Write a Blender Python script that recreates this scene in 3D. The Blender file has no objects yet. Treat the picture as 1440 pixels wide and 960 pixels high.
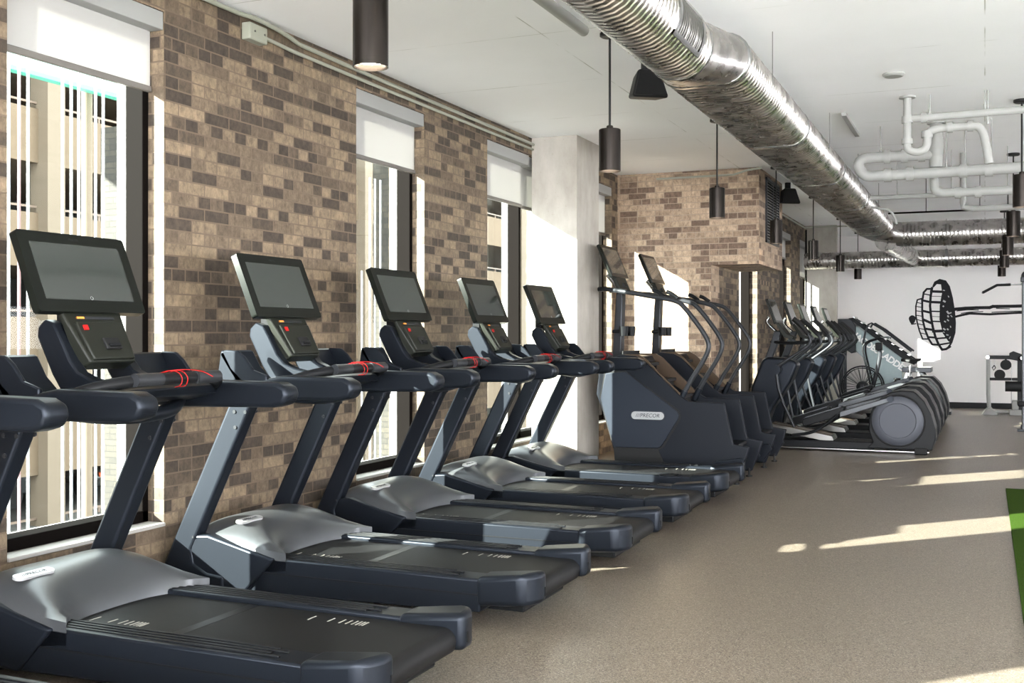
import bpy, bmesh, math, random
from mathutils import Vector, Matrix
random.seed(7)
C = bpy.context.scene.collection
PI = math.pi
CEIL = 3.10
WX = -3.82      # inner face of the window wall
WO = -4.12      # its outer face
FY = 11.87      # the brick wall that faces the camera
SX = -2.75      # window wall behind it
BX = -2.23      # face of the bulkhead with the vent
FAR = 20.95

# ------------------------------------------------------------------ materials
def newmat(name):
    m = bpy.data.materials.new(name); m.use_nodes = True
    nt = m.node_tree
    return m, nt, nt.nodes['Principled BSDF']

def N(nt, t, **kw):
    n = nt.nodes.new(t)
    for k, v in kw.items(): setattr(n, k, v)
    return n

KEEP = ('lamp_glow', 'red_plastic', 'orange_print', 'tail_light_red', 'white_lettering', 'teal_glass_edge')
def simple(name, col, rough=.5, metal=0., noise=0., nscale=40., bump=0., bscale=80., spec=.2, emit=None, estr=0., coat=0.):
    if name not in KEEP: col = tuple(c * .58 for c in col)
    m, nt, b = newmat(name)
    b.inputs['Base Color'].default_value = (*col, 1)
    b.inputs['Roughness'].default_value = rough
    b.inputs['Metallic'].default_value = metal
    b.inputs['Specular IOR Level'].default_value = spec
    b.inputs['Coat Weight'].default_value = coat
    tc = N(nt, 'ShaderNodeTexCoord')
    if noise:
        nz = N(nt, 'ShaderNodeTexNoise'); nz.inputs['Scale'].default_value = nscale; nz.inputs['Detail'].default_value = 4
        nt.links.new(tc.outputs['Object'], nz.inputs['Vector'])
        mx = N(nt, 'ShaderNodeMix', data_type='RGBA')
        mx.inputs['A'].default_value = (*[c * (1 - noise) for c in col], 1)
        mx.inputs['B'].default_value = (*[min(1, c * (1 + noise)) for c in col], 1)
        nt.links.new(nz.outputs['Fac'], mx.inputs['Factor'])
        nt.links.new(mx.outputs['Result'], b.inputs['Base Color'])
    if bump:
        nb = N(nt, 'ShaderNodeTexNoise'); nb.inputs['Scale'].default_value = bscale
        nt.links.new(tc.outputs['Object'], nb.inputs['Vector'])
        bp = N(nt, 'ShaderNodeBump'); bp.inputs['Strength'].default_value = bump; bp.inputs['Distance'].default_value = .002
        nt.links.new(nb.outputs['Fac'], bp.inputs['Height']); nt.links.new(bp.outputs['Normal'], b.inputs['Normal'])
    if emit:
        b.inputs['Emission Color'].default_value = (*emit, 1); b.inputs['Emission Strength'].default_value = estr
    return m

M = {}
M['graphite'] = simple('graphite_paint', (.021, .026, .036), .36, .5, noise=.06, nscale=300, bump=.05, bscale=900)
M['silver'] = simple('silver_grey_paint', (.125, .132, .142), .34, .5, noise=.05, nscale=400, bump=.05, bscale=900)
KEEP += ('white_wall_paint',)
M['whitewall'] = simple('white_wall_paint', (.74, .72, .71), .6)
M['blackp'] = simple('black_plastic', (.014, .015, .017), .38, 0, spec=.12, bump=.05, bscale=600)
M['rubber'] = simple('black_rubber', (.018, .018, .019), .6)
M['belt'] = simple('running_belt', (.012, .012, .013), .5, 0, spec=.18, noise=.25, nscale=18, bump=.35, bscale=500)
M['screen'] = simple('screen_glass', (.058, .067, .062), .06, 0, spec=.6, coat=.3)  # grey-green base stands in for the ceiling reflected in dark glass
M['bezel'] = simple('screen_bezel', (.010, .012, .010), .28)
M['panel'] = simple('console_panel', (.020, .022, .017), .42)
M['darknavy'] = simple('dark_blue_grey_shell', (.014, .017, .024), .42, .1, spec=.14)
M['navy'] = simple('blue_grey_shell', (.028, .035, .050), .40, .2, noise=.05, nscale=200)
M['disc'] = simple('grey_disc_shell', (.10, .107, .13), .4, .15)
M['bronze'] = simple('bronze_tread_side', (.11, .075, .05), .4, .3)
M['red'] = simple('red_plastic', (.38, .01, .01), .4)
M['orange'] = simple('orange_print', (.7, .25, .05), .5)
M['marks'] = simple('pale_belt_print', (.6, .58, .52), .6)
M['badge'] = simple('silver_badge', (.62, .63, .64), .3, .3)
M['ink'] = simple('dark_lettering', (.04, .045, .055), .4)
KEEP += ('white_paint',)
M['white'] = simple('white_paint', (.50, .485, .48), .5)
M['whitelet'] = simple('white_lettering', (.9, .9, .88), .5)
M['steel'] = simple('brushed_steel', (.6, .6, .6), .25, 1.)
M['alu'] = simple('aluminium_track', (.45, .44, .42), .3, .9)
M['lamp'] = simple('lamp_black_metal', (.045, .038, .034), .25, .8)
M['rod'] = simple('lamp_rod_black', (.02, .02, .02), .4)
M['glow'] = simple('lamp_glow', (1, 1, 1), .5, emit=(1, .86, .68), estr=11)
M['pvc'] = simple('white_painted_pipe', (.52, .52, .50), .45)
M['frame_dark'] = simple('bronze_window_frame', (.007, .0055, .005), .7, 0, spec=.02)
M['frame_light'] = simple('pale_window_frame', (.62, .61, .58), .45)
M['sill'] = simple('stone_sill', (.62, .60, .57), .6, noise=.1, nscale=12)
M['header'] = simple('blind_cassette', (.46, .46, .45), .5)
M['bar'] = simple('blind_bottom_bar', (.30, .28, .26), .4, .3)
M['mural'] = simple('mural_black_paint', (.022, .022, .025), .7)
M['muralw'] = simple('mural_pale_paint', (.70, .70, .69), .7)
M['baseb'] = simple('black_baseboard', (.02, .02, .022), .5)
M['icy'] = simple('pale_blue_panel', (.55, .68, .70), .35, noise=.1, nscale=20)
M['darkgrey'] = simple('dark_grey_metal', (.05, .053, .06), .35, .3)
M['conduit'] = simple('pale_green_conduit', (.52, .53, .44), .4, .1)
M['speaker'] = simple('speaker_black', (.02, .02, .022), .45)
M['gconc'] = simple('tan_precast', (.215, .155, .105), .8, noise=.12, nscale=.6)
M['gcol'] = simple('pale_precast', (.25, .195, .145), .8, noise=.1, nscale=.5)
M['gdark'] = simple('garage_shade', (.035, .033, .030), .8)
M['grail'] = simple('pinkish_rail', (.26, .19, .15), .5)
M['asph'] = simple('asphalt', (.20, .19, .18), .9, noise=.2, nscale=3)
M['wrod'] = simple('white_screen_rod', (.36, .37, .39), .35)
M['prod'] = simple('pink_screen_rod', (.42, .25, .27), .35)
M['teal'] = simple('pale_teal_glass_panel', (.30, .46, .40), .3)
M['tealedge'] = simple('teal_glass_edge', (.10, .50, .38), .3)
M['car1'] = simple('dark_car_paint', (.03, .035, .04), .25, .2, coat=.6)
M['car2'] = simple('grey_car_paint', (.16, .17, .18), .25, .3, coat=.6)
M['carglass'] = simple('car_glass', (.02, .025, .03), .08)
M['tail'] = simple('tail_light_red', (.75, .12, .04), .3)

def brick_mat(name, light, dark, mortar, split=.55, lit=0.):
    m, nt, b = newmat(name)
    uv = N(nt, 'ShaderNodeUVMap')
    br = N(nt, 'ShaderNodeTexBrick'); br.offset = .5; br.squash = .5; br.squash_frequency = 3
    for k, v in (('Scale', 1.), ('Mortar Size', .0045), ('Mortar Smooth', .25), ('Bias', 0.), ('Brick Width', .205), ('Row Height', .0655)):
        br.inputs[k].default_value = v
    br.inputs['Color1'].default_value = (0, 0, 0, 1); br.inputs['Color2'].default_value = (1, 1, 1, 1); br.inputs['Mortar'].default_value = (.5, .5, .5, 1)
    nt.links.new(uv.outputs['UV'], br.inputs['Vector'])
    cr = N(nt, 'ShaderNodeValToRGB'); e = cr.color_ramp.elements
    mid = [a * .45 + d * .55 for a, d in zip(light, dark)]
    e[0].position = 0; e[0].color = (*[c * .8 for c in dark], 1); e[1].position = 1; e[1].color = (*[c * 1.15 for c in light], 1)
    for p, c in ((split * .45, dark), (split * .8, mid), (split * 1.05, [a * .85 + d * .15 for a, d in zip(light, dark)]), (split * 1.35, light)):
        x = e.new(min(p, .98)); x.color = (*c, 1)
    nt.links.new(br.outputs['Color'], cr.inputs['Fac'])
    nz = N(nt, 'ShaderNodeTexNoise'); nz.inputs['Scale'].default_value = 17; nz.inputs['Detail'].default_value = 8; nz.inputs['Roughness'].default_value = .78
    mp = N(nt, 'ShaderNodeMapping'); mp.inputs['Scale'].default_value = (1.6, .95, 1)
    nt.links.new(uv.outputs['UV'], mp.inputs['Vector']); nt.links.new(mp.outputs['Vector'], nz.inputs['Vector'])
    mr = N(nt, 'ShaderNodeMapRange'); mr.inputs['From Min'].default_value = .33; mr.inputs['From Max'].default_value = .67
    mr.inputs['To Min'].default_value = .48; mr.inputs['To Max'].default_value = 1.45
    nt.links.new(nz.outputs['Fac'], mr.inputs['Value'])
    mu = N(nt, 'ShaderNodeMix', data_type='RGBA', blend_type='MULTIPLY'); mu.inputs['Factor'].default_value = 1
    nt.links.new(cr.outputs['Color'], mu.inputs['A']); nt.links.new(mr.outputs['Result'], mu.inputs['B'])
    mm = N(nt, 'ShaderNodeMix', data_type='RGBA'); mm.inputs['B'].default_value = (*mortar, 1)
    nt.links.new(br.outputs['Fac'], mm.inputs['Factor']); nt.links.new(mu.outputs['Result'], mm.inputs['A'])
    nt.links.new(mm.outputs['Result'], b.inputs['Base Color'])
    b.inputs['Roughness'].default_value = .78
    ma = N(nt, 'ShaderNodeMath', operation='MULTIPLY_ADD'); ma.inputs[1].default_value = -1.; ma.inputs[2].default_value = 1.
    nt.links.new(br.outputs['Fac'], ma.inputs[0])
    ad = N(nt, 'ShaderNodeMath', operation='MULTIPLY_ADD'); ad.inputs[1].default_value = .35
    nt.links.new(nz.outputs['Fac'], ad.inputs[0]); nt.links.new(ma.outputs[0], ad.inputs[2])
    bp = N(nt, 'ShaderNodeBump'); bp.inputs['Strength'].default_value = .7; bp.inputs['Distance'].default_value = .006
    nt.links.new(ad.outputs[0], bp.inputs['Height']); nt.links.new(bp.outputs['Normal'], b.inputs['Normal'])
    return m
M['brick'] = brick_mat('tan_brown_brick', (.190, .139, .090), (.052, .037, .026), (.128, .092, .062), .66)
M['brick2'] = brick_mat('tan_brick_lit_tone', (.36, .262, .182), (.16, .105, .073), (.30, .23, .17), .52)  # same brick; the stronger light on these walls is put into its paler tone
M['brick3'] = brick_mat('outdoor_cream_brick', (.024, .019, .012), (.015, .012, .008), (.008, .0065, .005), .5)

def concrete_mat():
    m, nt, b = newmat('rough_concrete')
    tc = N(nt, 'ShaderNodeTexCoord')
    mp = N(nt, 'ShaderNodeMapping'); mp.inputs['Scale'].default_value = (1, 1, .45)
    nt.links.new(tc.outputs['Object'], mp.inputs['Vector'])
    nz = N(nt, 'ShaderNodeTexNoise'); nz.inputs['Scale'].default_value = 3.2; nz.inputs['Detail'].default_value = 9; nz.inputs['Roughness'].default_value = .62
    nt.links.new(mp.outputs['Vector'], nz.inputs['Vector'])
    cr = N(nt, 'ShaderNodeValToRGB'); e = cr.color_ramp.elements
    e[0].position = .3; e[0].color = (.28, .255, .22, 1); e[1].position = .72; e[1].color = (.48, .45, .405, 1)
    nt.links.new(nz.outputs['Fac'], cr.inputs['Fac'])
    vo = N(nt, 'ShaderNodeTexVoronoi'); vo.inputs['Scale'].default_value = 26
    nt.links.new(tc.outputs['Object'], vo.inputs['Vector'])
    c2 = N(nt, 'ShaderNodeValToRGB'); e = c2.color_ramp.elements
    e[0].position = .05; e[0].color = (.6, .57, .52, 1); e[1].position = .12; e[1].color = (1, 1, 1, 1)
    nt.links.new(vo.outputs['Distance'], c2.inputs['Fac'])
    mu = N(nt, 'ShaderNodeMix', data_type='RGBA', blend_type='MULTIPLY'); mu.inputs['Factor'].default_value = .5
    nt.links.new(cr.outputs['Color'], mu.inputs['A']); nt.links.new(c2.outputs['Color'], mu.inputs['B'])
    nt.links.new(mu.outputs['Result'], b.inputs['Base Color']); b.inputs['Roughness'].default_value = .8
    bp = N(nt, 'ShaderNodeBump'); bp.inputs['Strength'].default_value = .4; bp.inputs['Distance'].default_value = .004
    nt.links.new(nz.outputs['Fac'], bp.inputs['Height']); nt.links.new(bp.outputs['Normal'], b.inputs['Normal'])
    return m
M['concrete'] = concrete_mat()

def ceiling_mat():
    m, nt, b = newmat('painted_concrete_ceiling')
    tc = N(nt, 'ShaderNodeTexCoord')
    nz = N(nt, 'ShaderNodeTexNoise'); nz.inputs['Scale'].default_value = 1.1; nz.inputs['Detail'].default_value = 8
    nt.links.new(tc.outputs['Object'], nz.inputs['Vector'])
    cr = N(nt, 'ShaderNodeValToRGB'); e = cr.color_ramp.elements
    e[0].position = .3; e[0].color = (.86, .865, .88, 1); e[1].position = .7; e[1].color = (.91, .915, .93, 1)
    nt.links.new(nz.outputs['Fac'], cr.inputs['Fac'])
    # formwork joints: thin lines 1.22 m x 2.44 m
    br = N(nt, 'ShaderNodeTexBrick'); br.offset = 0
    for k, v in (('Scale', 1.), ('Mortar Size', .004), ('Brick Width', 2.44), ('Row Height', 1.22)): br.inputs[k].default_value = v
    nt.links.new(tc.outputs['Object'], br.inputs['Vector'])
    n2 = N(nt, 'ShaderNodeTexNoise'); n2.inputs['Scale'].default_value = 2.5
    nt.links.new(tc.outputs['Object'], n2.inputs['Vector'])
    r2 = N(nt, 'ShaderNodeMapRange'); r2.inputs['From Min'].default_value = .45; r2.inputs['From Max'].default_value = .6
    nt.links.new(n2.outputs['Fac'], r2.inputs['Value'])
    m1 = N(nt, 'ShaderNodeMath', operation='MULTIPLY'); nt.links.new(br.outputs['Fac'], m1.inputs[0]); nt.links.new(r2.outputs['Result'], m1.inputs[1])
    mm = N(nt, 'ShaderNodeMix', data_type='RGBA'); mm.inputs['B'].default_value = (.50, .50, .47, 1)
    nt.links.new(m1.outputs[0], mm.inputs['Factor']); nt.links.new(cr.outputs['Color'], mm.inputs['A'])
    nt.links.new(mm.outputs['Result'], b.inputs['Base Color']); b.inputs['Roughness'].default_value = .75
    bp = N(nt, 'ShaderNodeBump'); bp.inputs['Strength'].default_value = .25; bp.inputs['Distance'].default_value = .006
    nt.links.new(nz.outputs['Fac'], bp.inputs['Height']); nt.links.new(bp.outputs['Normal'], b.inputs['Normal'])
    return m
M['ceiling'] = ceiling_mat()

def floor_mat():
    m, nt, b = newmat('speckled_rubber_floor')
    tc = N(nt, 'ShaderNodeTexCoord')
    vo = N(nt, 'ShaderNodeTexVoronoi'); vo.inputs['Scale'].default_value = 230
    nt.links.new(tc.outputs['Object'], vo.inputs['Vector'])
    sp = N(nt, 'ShaderNodeSeparateColor'); nt.links.new(vo.outputs['Color'], sp.inputs['Color'])
    cr = N(nt, 'ShaderNodeValToRGB'); cr.color_ramp.interpolation = 'CONSTANT'; e = cr.color_ramp.elements
    e[0].position = 0; e[0].color = (.040, .034, .028, 1); e[1].position = .14; e[1].color = (.145, .118, .092, 1)
    for p, c in ((.40, (.178, .147, .116)), (.62, (.125, .102, .080)), (.80, (.215, .182, .147)), (.93, (.31, .275, .235))):
        x = e.new(p); x.color = (*c, 1)
    nt.links.new(sp.outputs['Red'], cr.inputs['Fac'])
    nz = N(nt, 'ShaderNodeTexNoise'); nz.inputs['Scale'].default_value = .9; nz.inputs['Detail'].default_value = 4
    nt.links.new(tc.outputs['Object'], nz.inputs['Vector'])
    mr = N(nt, 'ShaderNodeMapRange'); mr.inputs['To Min'].default_value = .88; mr.inputs['To Max'].default_value = 1.12
    nt.links.new(nz.outputs['Fac'], mr.inputs['Value'])
    mu = N(nt, 'ShaderNodeMix', data_type='RGBA', blend_type='MULTIPLY'); mu.inputs['Factor'].default_value = 1
    nt.links.new(cr.outputs['Color'], mu.inputs['A']); nt.links.new(mr.outputs['Result'], mu.inputs['B'])
    nt.links.new(mu.outputs['Result'], b.inputs['Base Color']); b.inputs['Roughness'].default_value = .34
    b.inputs['Specular IOR Level'].default_value = .4
    bp = N(nt, 'ShaderNodeBump'); bp.inputs['Strength'].default_value = .15; bp.inputs['Distance'].default_value = .001
    nt.links.new(vo.outputs['Distance'], bp.inputs['Height']); nt.links.new(bp.outputs['Normal'], b.inputs['Normal'])
    return m
M['floor'] = floor_mat()

def turf_mat():
    m, nt, b = newmat('green_turf')
    tc = N(nt, 'ShaderNodeTexCoord')
    nz = N(nt, 'ShaderNodeTexNoise'); nz.inputs['Scale'].default_value = 160; nz.inputs['Detail'].default_value = 3
    nt.links.new(tc.outputs['Object'], nz.inputs['Vector'])
    cr = N(nt, 'ShaderNodeValToRGB'); e = cr.color_ramp.elements
    e[0].position = .35; e[0].color = (.010, .028, .003, 1); e[1].position = .65; e[1].color = (.040, .072, .010, 1)
    nt.links.new(nz.outputs['Fac'], cr.inputs['Fac']); nt.links.new(cr.outputs['Color'], b.inputs['Base Color'])
    b.inputs['Roughness'].default_value = .9; b.inputs['Specular IOR Level'].default_value = .03
    bp = N(nt, 'ShaderNodeBump'); bp.inputs['Strength'].default_value = .8; bp.inputs['Distance'].default_value = .006
    nt.links.new(nz.outputs['Fac'], bp.inputs['Height']); nt.links.new(bp.outputs['Normal'], b.inputs['Normal'])
    return m
M['turf'] = turf_mat()

def duct_mat():
    m, nt, b = newmat('galvanised_duct')
    tc = N(nt, 'ShaderNodeTexCoord')
    nz = N(nt, 'ShaderNodeTexNoise'); nz.inputs['Scale'].default_value = 9; nz.inputs['Detail'].default_value = 5
    nt.links.new(tc.outputs['Object'], nz.inputs['Vector'])
    cr = N(nt, 'ShaderNodeValToRGB'); e = cr.color_ramp.elements
    e[0].position = .3; e[0].color = (.32, .302, .288, 1); e[1].position = .7; e[1].color = (.58, .555, .537, 1)
    nt.links.new(nz.outputs['Fac'], cr.inputs['Fac']); nt.links.new(cr.outputs['Color'], b.inputs['Base Color'])
    b.inputs['Metallic'].default_value = 1
    mr = N(nt, 'ShaderNodeMapRange'); mr.inputs['To Min'].default_value = .20; mr.inputs['To Max'].default_value = .36
    nt.links.new(nz.outputs['Fac'], mr.inputs['Value']); nt.links.new(mr.outputs['Result'], b.inputs['Roughness'])
    return m
M['duct'] = duct_mat()

def blind_mat():
    m, nt, b = newmat('roller_blind_cloth')
    b.inputs['Base Color'].default_value = (.50, .49, .48, 1); b.inputs['Roughness'].default_value = .8
    tr = N(nt, 'ShaderNodeBsdfTranslucent'); tr.inputs['Color'].default_value = (.42, .41, .39, 1)
    mx = N(nt, 'ShaderNodeMixShader'); mx.inputs['Fac'].default_value = .35
    nt.links.new(b.outputs[0], mx.inputs[1]); nt.links.new(tr.outputs[0], mx.inputs[2])
    nt.links.new(mx.outputs[0], nt.nodes['Material Output'].inputs['Surface'])
    return m
M['blind'] = blind_mat()

def glass_mat():
    m, nt, b = newmat('window_glass')
    t = N(nt, 'ShaderNodeBsdfTransparent'); t.inputs['Color'].default_value = (.56, .59, .575, 1)
    g = N(nt, 'ShaderNodeBsdfGlossy'); g.inputs['Roughness'].default_value = .02; g.inputs['Color'].default_value = (1, 1, 1, 1)
    f = N(nt, 'ShaderNodeLayerWeight')
    pw = N(nt, 'ShaderNodeMath', operation='POWER'); pw.inputs[1].default_value = 5
    nt.links.new(f.outputs['Facing'], pw.inputs[0])
    ad = N(nt, 'ShaderNodeMath', operation='MULTIPLY_ADD'); ad.inputs[1].default_value = .3; ad.inputs[2].default_value = .006
    nt.links.new(pw.outputs[0], ad.inputs[0])
    mx = N(nt, 'ShaderNodeMixShader')
    nt.links.new(ad.outputs[0], mx.inputs['Fac']); nt.links.new(t.outputs[0], mx.inputs[1]); nt.links.new(g.outputs[0], mx.inputs[2])
    nt.links.new(mx.outputs[0], nt.nodes['Material Output'].inputs['Surface'])
    return m
M['glass'] = glass_mat()

# ------------------------------------------------------------------ mesh builder
def frame_to(d, up=Vector((0, 0, 1))):
    d = d.normalized()
    if abs(d.dot(up)) > .98: up = Vector((1, 0, 0))
    a = d.cross(up).normalized(); b = a.cross(d).normalized()
    return a, b

class MB:
    def __init__(s): s.bm = bmesh.new()
    def box(s, x0, x1, y0, y1, z0, z1, mtx=None):
        vs = [s.bm.verts.new(mtx @ Vector(p) if mtx else p) for p in ((x0,y0,z0),(x1,y0,z0),(x1,y1,z0),(x0,y1,z0),(x0,y0,z1),(x1,y0,z1),(x1,y1,z1),(x0,y1,z1))]
        for f in ((0,3,2,1),(4,5,6,7),(0,1,5,4),(1,2,6,5),(2,3,7,6),(3,0,4,7)): s.bm.faces.new([vs[i] for i in f])
        return s
    def prism(s, pts, y0, y1, mtx=None):      # outline in (x, z), thickness along y
        a = [s.bm.verts.new(mtx @ Vector((x, y0, z)) if mtx else (x, y0, z)) for x, z in pts]
        b = [s.bm.verts.new(mtx @ Vector((x, y1, z)) if mtx else (x, y1, z)) for x, z in pts]
        n = len(pts); s.bm.faces.new(a); s.bm.faces.new(b[::-1])
        for i in range(n):
            j = (i + 1) % n; s.bm.faces.new((a[i], b[i], b[j], a[j]))
        return s
    def prismz(s, pts, z0, z1):               # outline in (x, y)
        a = [s.bm.verts.new((x, y, z0)) for x, y in pts]; b = [s.bm.verts.new((x, y, z1)) for x, y in pts]
        n = len(pts); s.bm.faces.new(a[::-1]); s.bm.faces.new(b)
        for i in range(n):
            j = (i + 1) % n; s.bm.faces.new((a[i], a[j], b[j], b[i]))
        return s
    def loft(s, rings, caps=True, closed=True):
        R = [[s.bm.verts.new(p) for p in r] for r in rings]
        n = len(R[0])
        for a, b in zip(R, R[1:]):
            for i in range(n if closed else n - 1):
                j = (i + 1) % n; s.bm.faces.new((a[i], a[j], b[j], b[i]))
        if caps and closed: s.bm.faces.new(R[0][::-1]); s.bm.faces.new(R[-1])
        return s
    def cyl(s, p, q, r, r2=None, n=16, caps=True):
        p, q = Vector(p), Vector(q); a, b = frame_to(q - p); r2 = r if r2 is None else r2
        ring = lambda c, rr: [c + (a * math.cos(2*PI*k/n) + b * math.sin(2*PI*k/n)) * rr for k in range(n)]
        return s.loft([ring(p, r), ring(q, r2)], caps)
    def tube(s, pts, r, n=10, smooth=0, sx=1.):
        P = [Vector(p) for p in pts]
        for _ in range(smooth):
            Q = [P[0]]
            for a, b in zip(P, P[1:]): Q += [a.lerp(b, .25), a.lerp(b, .75)]
            Q.append(P[-1]); P = Q
        rings = []; prev = None
        for i, p in enumerate(P):
            d = (P[min(i+1, len(P)-1)] - P[max(i-1, 0)]).normalized()
            if prev is None: a, b = frame_to(d)
            else:
                a = (prev - d * prev.dot(d)).normalized(); b = a.cross(d).normalized()
            prev = a
            rr = r[i] if isinstance(r, (list, tuple)) and not smooth else (r if not isinstance(r, (list, tuple)) else r[0])
            rings.append([p + (a * math.cos(2*PI*k/n) * sx + b * math.sin(2*PI*k/n)) * rr for k in range(n)])
        return s.loft(rings)
    def lathe(s, prof, c, axis='z', n=32):    # prof: (radius, height) list, open ends capped
        c = Vector(c); rings = []
        for r, h in prof:
            ring = []
            for k in range(n):
                t = 2*PI*k/n; u, v = r*math.cos(t), r*math.sin(t)
                ring.append(c + (Vector((u, v, h)) if axis == 'z' else Vector((v, h, u)) if axis == 'y' else Vector((h, u, v))))
            rings.append(ring)
        return s.loft(rings)
    def torus(s, c, R, r, axis='y', n=40, m=8, a0=0, a1=2*PI):
        c = Vector(c); full = abs(a1 - a0 - 2*PI) < 1e-6; P = []
        k = n if full else n + 1
        rings = []
        for i in range(k):
            t = a0 + (a1-a0)*i/n
            ca, sa = math.cos(t), math.sin(t)
            rad = Vector((ca, 0, sa)) if axis == 'y' else Vector((ca, sa, 0)) if axis == 'z' else Vector((0, ca, sa))
            ax = Vector((0,1,0)) if axis == 'y' else Vector((0,0,1)) if axis == 'z' else Vector((1,0,0))
            rings.append([c + rad * (R + r*math.cos(2*PI*j/m)) + ax * r * math.sin(2*PI*j/m) for j in range(m)])
        if full: rings.append(rings[0])
        return s.loft(rings, caps=not full)
    def build(s, name, mat, parent=None, bevel=0., smooth=30, loc=None, seg=2):
        bmesh.ops.remove_doubles(s.bm, verts=s.bm.verts, dist=1e-6)
        bmesh.ops.recalc_face_normals(s.bm, faces=s.bm.faces)
        me = bpy.data.meshes.new(name); s.bm.to_mesh(me); s.bm.free()
        me.materials.append(M[mat] if isinstance(mat, str) else mat)
        if smooth:
            for p in me.polygons: p.use_smooth = True
            me.set_sharp_from_angle(angle=math.radians(smooth))
        o = bpy.data.objects.new(name, me); C.objects.link(o)
        if parent: o.parent = parent
        if loc: o.location = loc
        if bevel:
            bv = o.modifiers.new('bevel', 'BEVEL'); bv.width = bevel; bv.segments = seg; bv.limit_method = 'ANGLE'; bv.angle_limit = math.radians(35)
            bv.harden_normals = False
        return o

def uv_metres(o):     # brick uv in metres, by face direction (built in world space)
    me = o.data; uvl = me.uv_layers.new(name='UVMap')
    for p in me.polygons:
        n = p.normal
        for li in p.loop_indices:
            v = me.vertices[me.loops[li].vertex_index].co
            if abs(n.x) > .7: uvl.data[li].uv = (v.y, v.z)
            elif abs(n.y) > .7: uvl.data[li].uv = (v.x, v.z)
            else: uvl.data[li].uv = (v.x, v.y)
    return o

def pieces(mb, name, mat, parent, **k):     # every loose piece becomes a part of its own
    left = set(mb.bm.verts); out = []
    while left:
        st = [left.pop()]; isl = set(st)
        while st:
            v = st.pop()
            for e in v.link_edges:
                w = e.other_vert(v)
                if w in left: left.discard(w); isl.add(w); st.append(w)
        nb = MB(); mp = {v: nb.bm.verts.new(v.co) for v in isl}
        for f in {f for v in isl for f in v.link_faces}: nb.bm.faces.new([mp[v] for v in f.verts])
        out.append(nb.build(name, mat, parent, **k))
    mb.bm.free()
    return out

def tag(o, label=None, cat=None, group=None, kind=None):
    if label: o['label'] = label
    if cat: o['category'] = cat
    if group: o['group'] = group
    if kind: o['kind'] = kind
    return o

def empty(name, loc, label=None, cat=None, group=None, rz=0):
    o = bpy.data.objects.new(name, None); C.objects.link(o); o.location = loc; o.rotation_euler.z = rz
    o.empty_display_size = .1
    return tag(o, label, cat, group)

def struct(name, mb, mat, uv=False, **k):
    o = mb.build(name, mat, smooth=0, **k)
    if uv: uv_metres(o)
    o['kind'] = 'structure'
    return o

def copy_tree(o, parent=None):
    c = o.copy(); C.objects.link(c); c.parent = parent
    for ch in list(o.children): copy_tree(ch, c)
    return c

def text(s, name, size, mat, parent, mtx, shear=0., extrude=.0015, spacing=1., bold=0.):
    cu = bpy.data.curves.new(name, 'FONT'); cu.body = s; cu.size = size; cu.extrude = extrude
    cu.shear = shear; cu.offset = bold; cu.space_character = spacing; cu.align_x = 'CENTER'; cu.align_y = 'CENTER'
    cu.resolution_u = 3
    tmp = bpy.data.objects.new(name, cu); me = bpy.data.meshes.new_from_object(tmp); bpy.data.objects.remove(tmp)
    me.materials.clear(); me.materials.append(M[mat])
    o = bpy.data.objects.new(name, me); C.objects.link(o); o.parent = parent; o.matrix_local = mtx
    return o

def mat_axes(x, y, z, loc):
    m = Matrix.Identity(4)
    for i, a in enumerate((x, y, z)):
        a = Vector(a).normalized()
        for j in range(3): m[j][i] = a[j]
    for j in range(3): m[j][3] = loc[j]
    return m

# ------------------------------------------------------------------ room shell
struct('floor', MB().box(WO, 6.4, -3.4, FAR + .4, -.2, 0), 'floor')
struct('ceiling', MB().box(WO, 6.4, -3.4, FAR + .4, CEIL, CEIL + .3), 'ceiling')

def wall_x(name, x0, x1, y0, y1, holes, mat):          # wall running along y with window openings (ya, yb, za, zb)
    mb = MB(); y = y0
    for ya, yb, za, zb in holes:
        mb.box(x0, x1, y, ya, 0, CEIL)
        if za > 0: mb.box(x0, x1, ya, yb, 0, za)
        mb.box(x0, x1, ya, yb, zb, CEIL); y = yb
    mb.box(x0, x1, y, y1, 0, CEIL)
    return struct(name, mb, mat, uv=True)

SILL, HEAD = .33, 2.935
W = {0: (-2.9, .53), 1: (3.43, 4.40), 2: (6.25, 7.21), 3: (8.33, 9.90), 4: (10.68, 11.66)}  # first opening is out of view, widened to bring in more light from the left
wall_x('wall_left', WO, WX, -3.4, FY, [(a, b, SILL, HEAD) for a, b in W.values()], 'brick')
W5 = {5: (13.36, 14.52), 6: (16.21, 17.23), 7: (18.12, 19.20)}
wall_x('wall_left_far', SX - .3, SX, FY + .4, FAR, [(a, b, SILL, 2.84) for a, b in W5.values()], 'brick')
fw = MB().box(WO, SX, FY, FY + .4, 0, CEIL)
struct('wall_front_brick', fw, 'brick2', uv=True)
struct('wall_bulkhead', MB().box(SX, BX, FY, 13.34, 2.06, CEIL), 'brick2', uv=True)
struct('wall_far', MB().box(SX - .4, 6.4, FAR, FAR + .3, 0, CEIL), 'whitewall')
bw = MB().box(WX, -3.3, -3.4, -3.1, 0, CEIL).box(5.9, 6.4, -3.4, -3.1, 0, CEIL).box(-3.3, 5.9, -3.4, -3.1, 0, .25).box(-3.3, 5.9, -3.4, -3.1, 2.95, CEIL).box(1.2, 1.4, -3.4, -3.1, .25, 2.95)  # unseen wide openings added to let in fill light from behind the camera
struct('wall_back', bw, 'white')
rw = MB(); y = -3.1
rh = [(-2.3 + 2.95*k, -2.3 + 2.95*k + 1.55) for k in range(8)]
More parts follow.
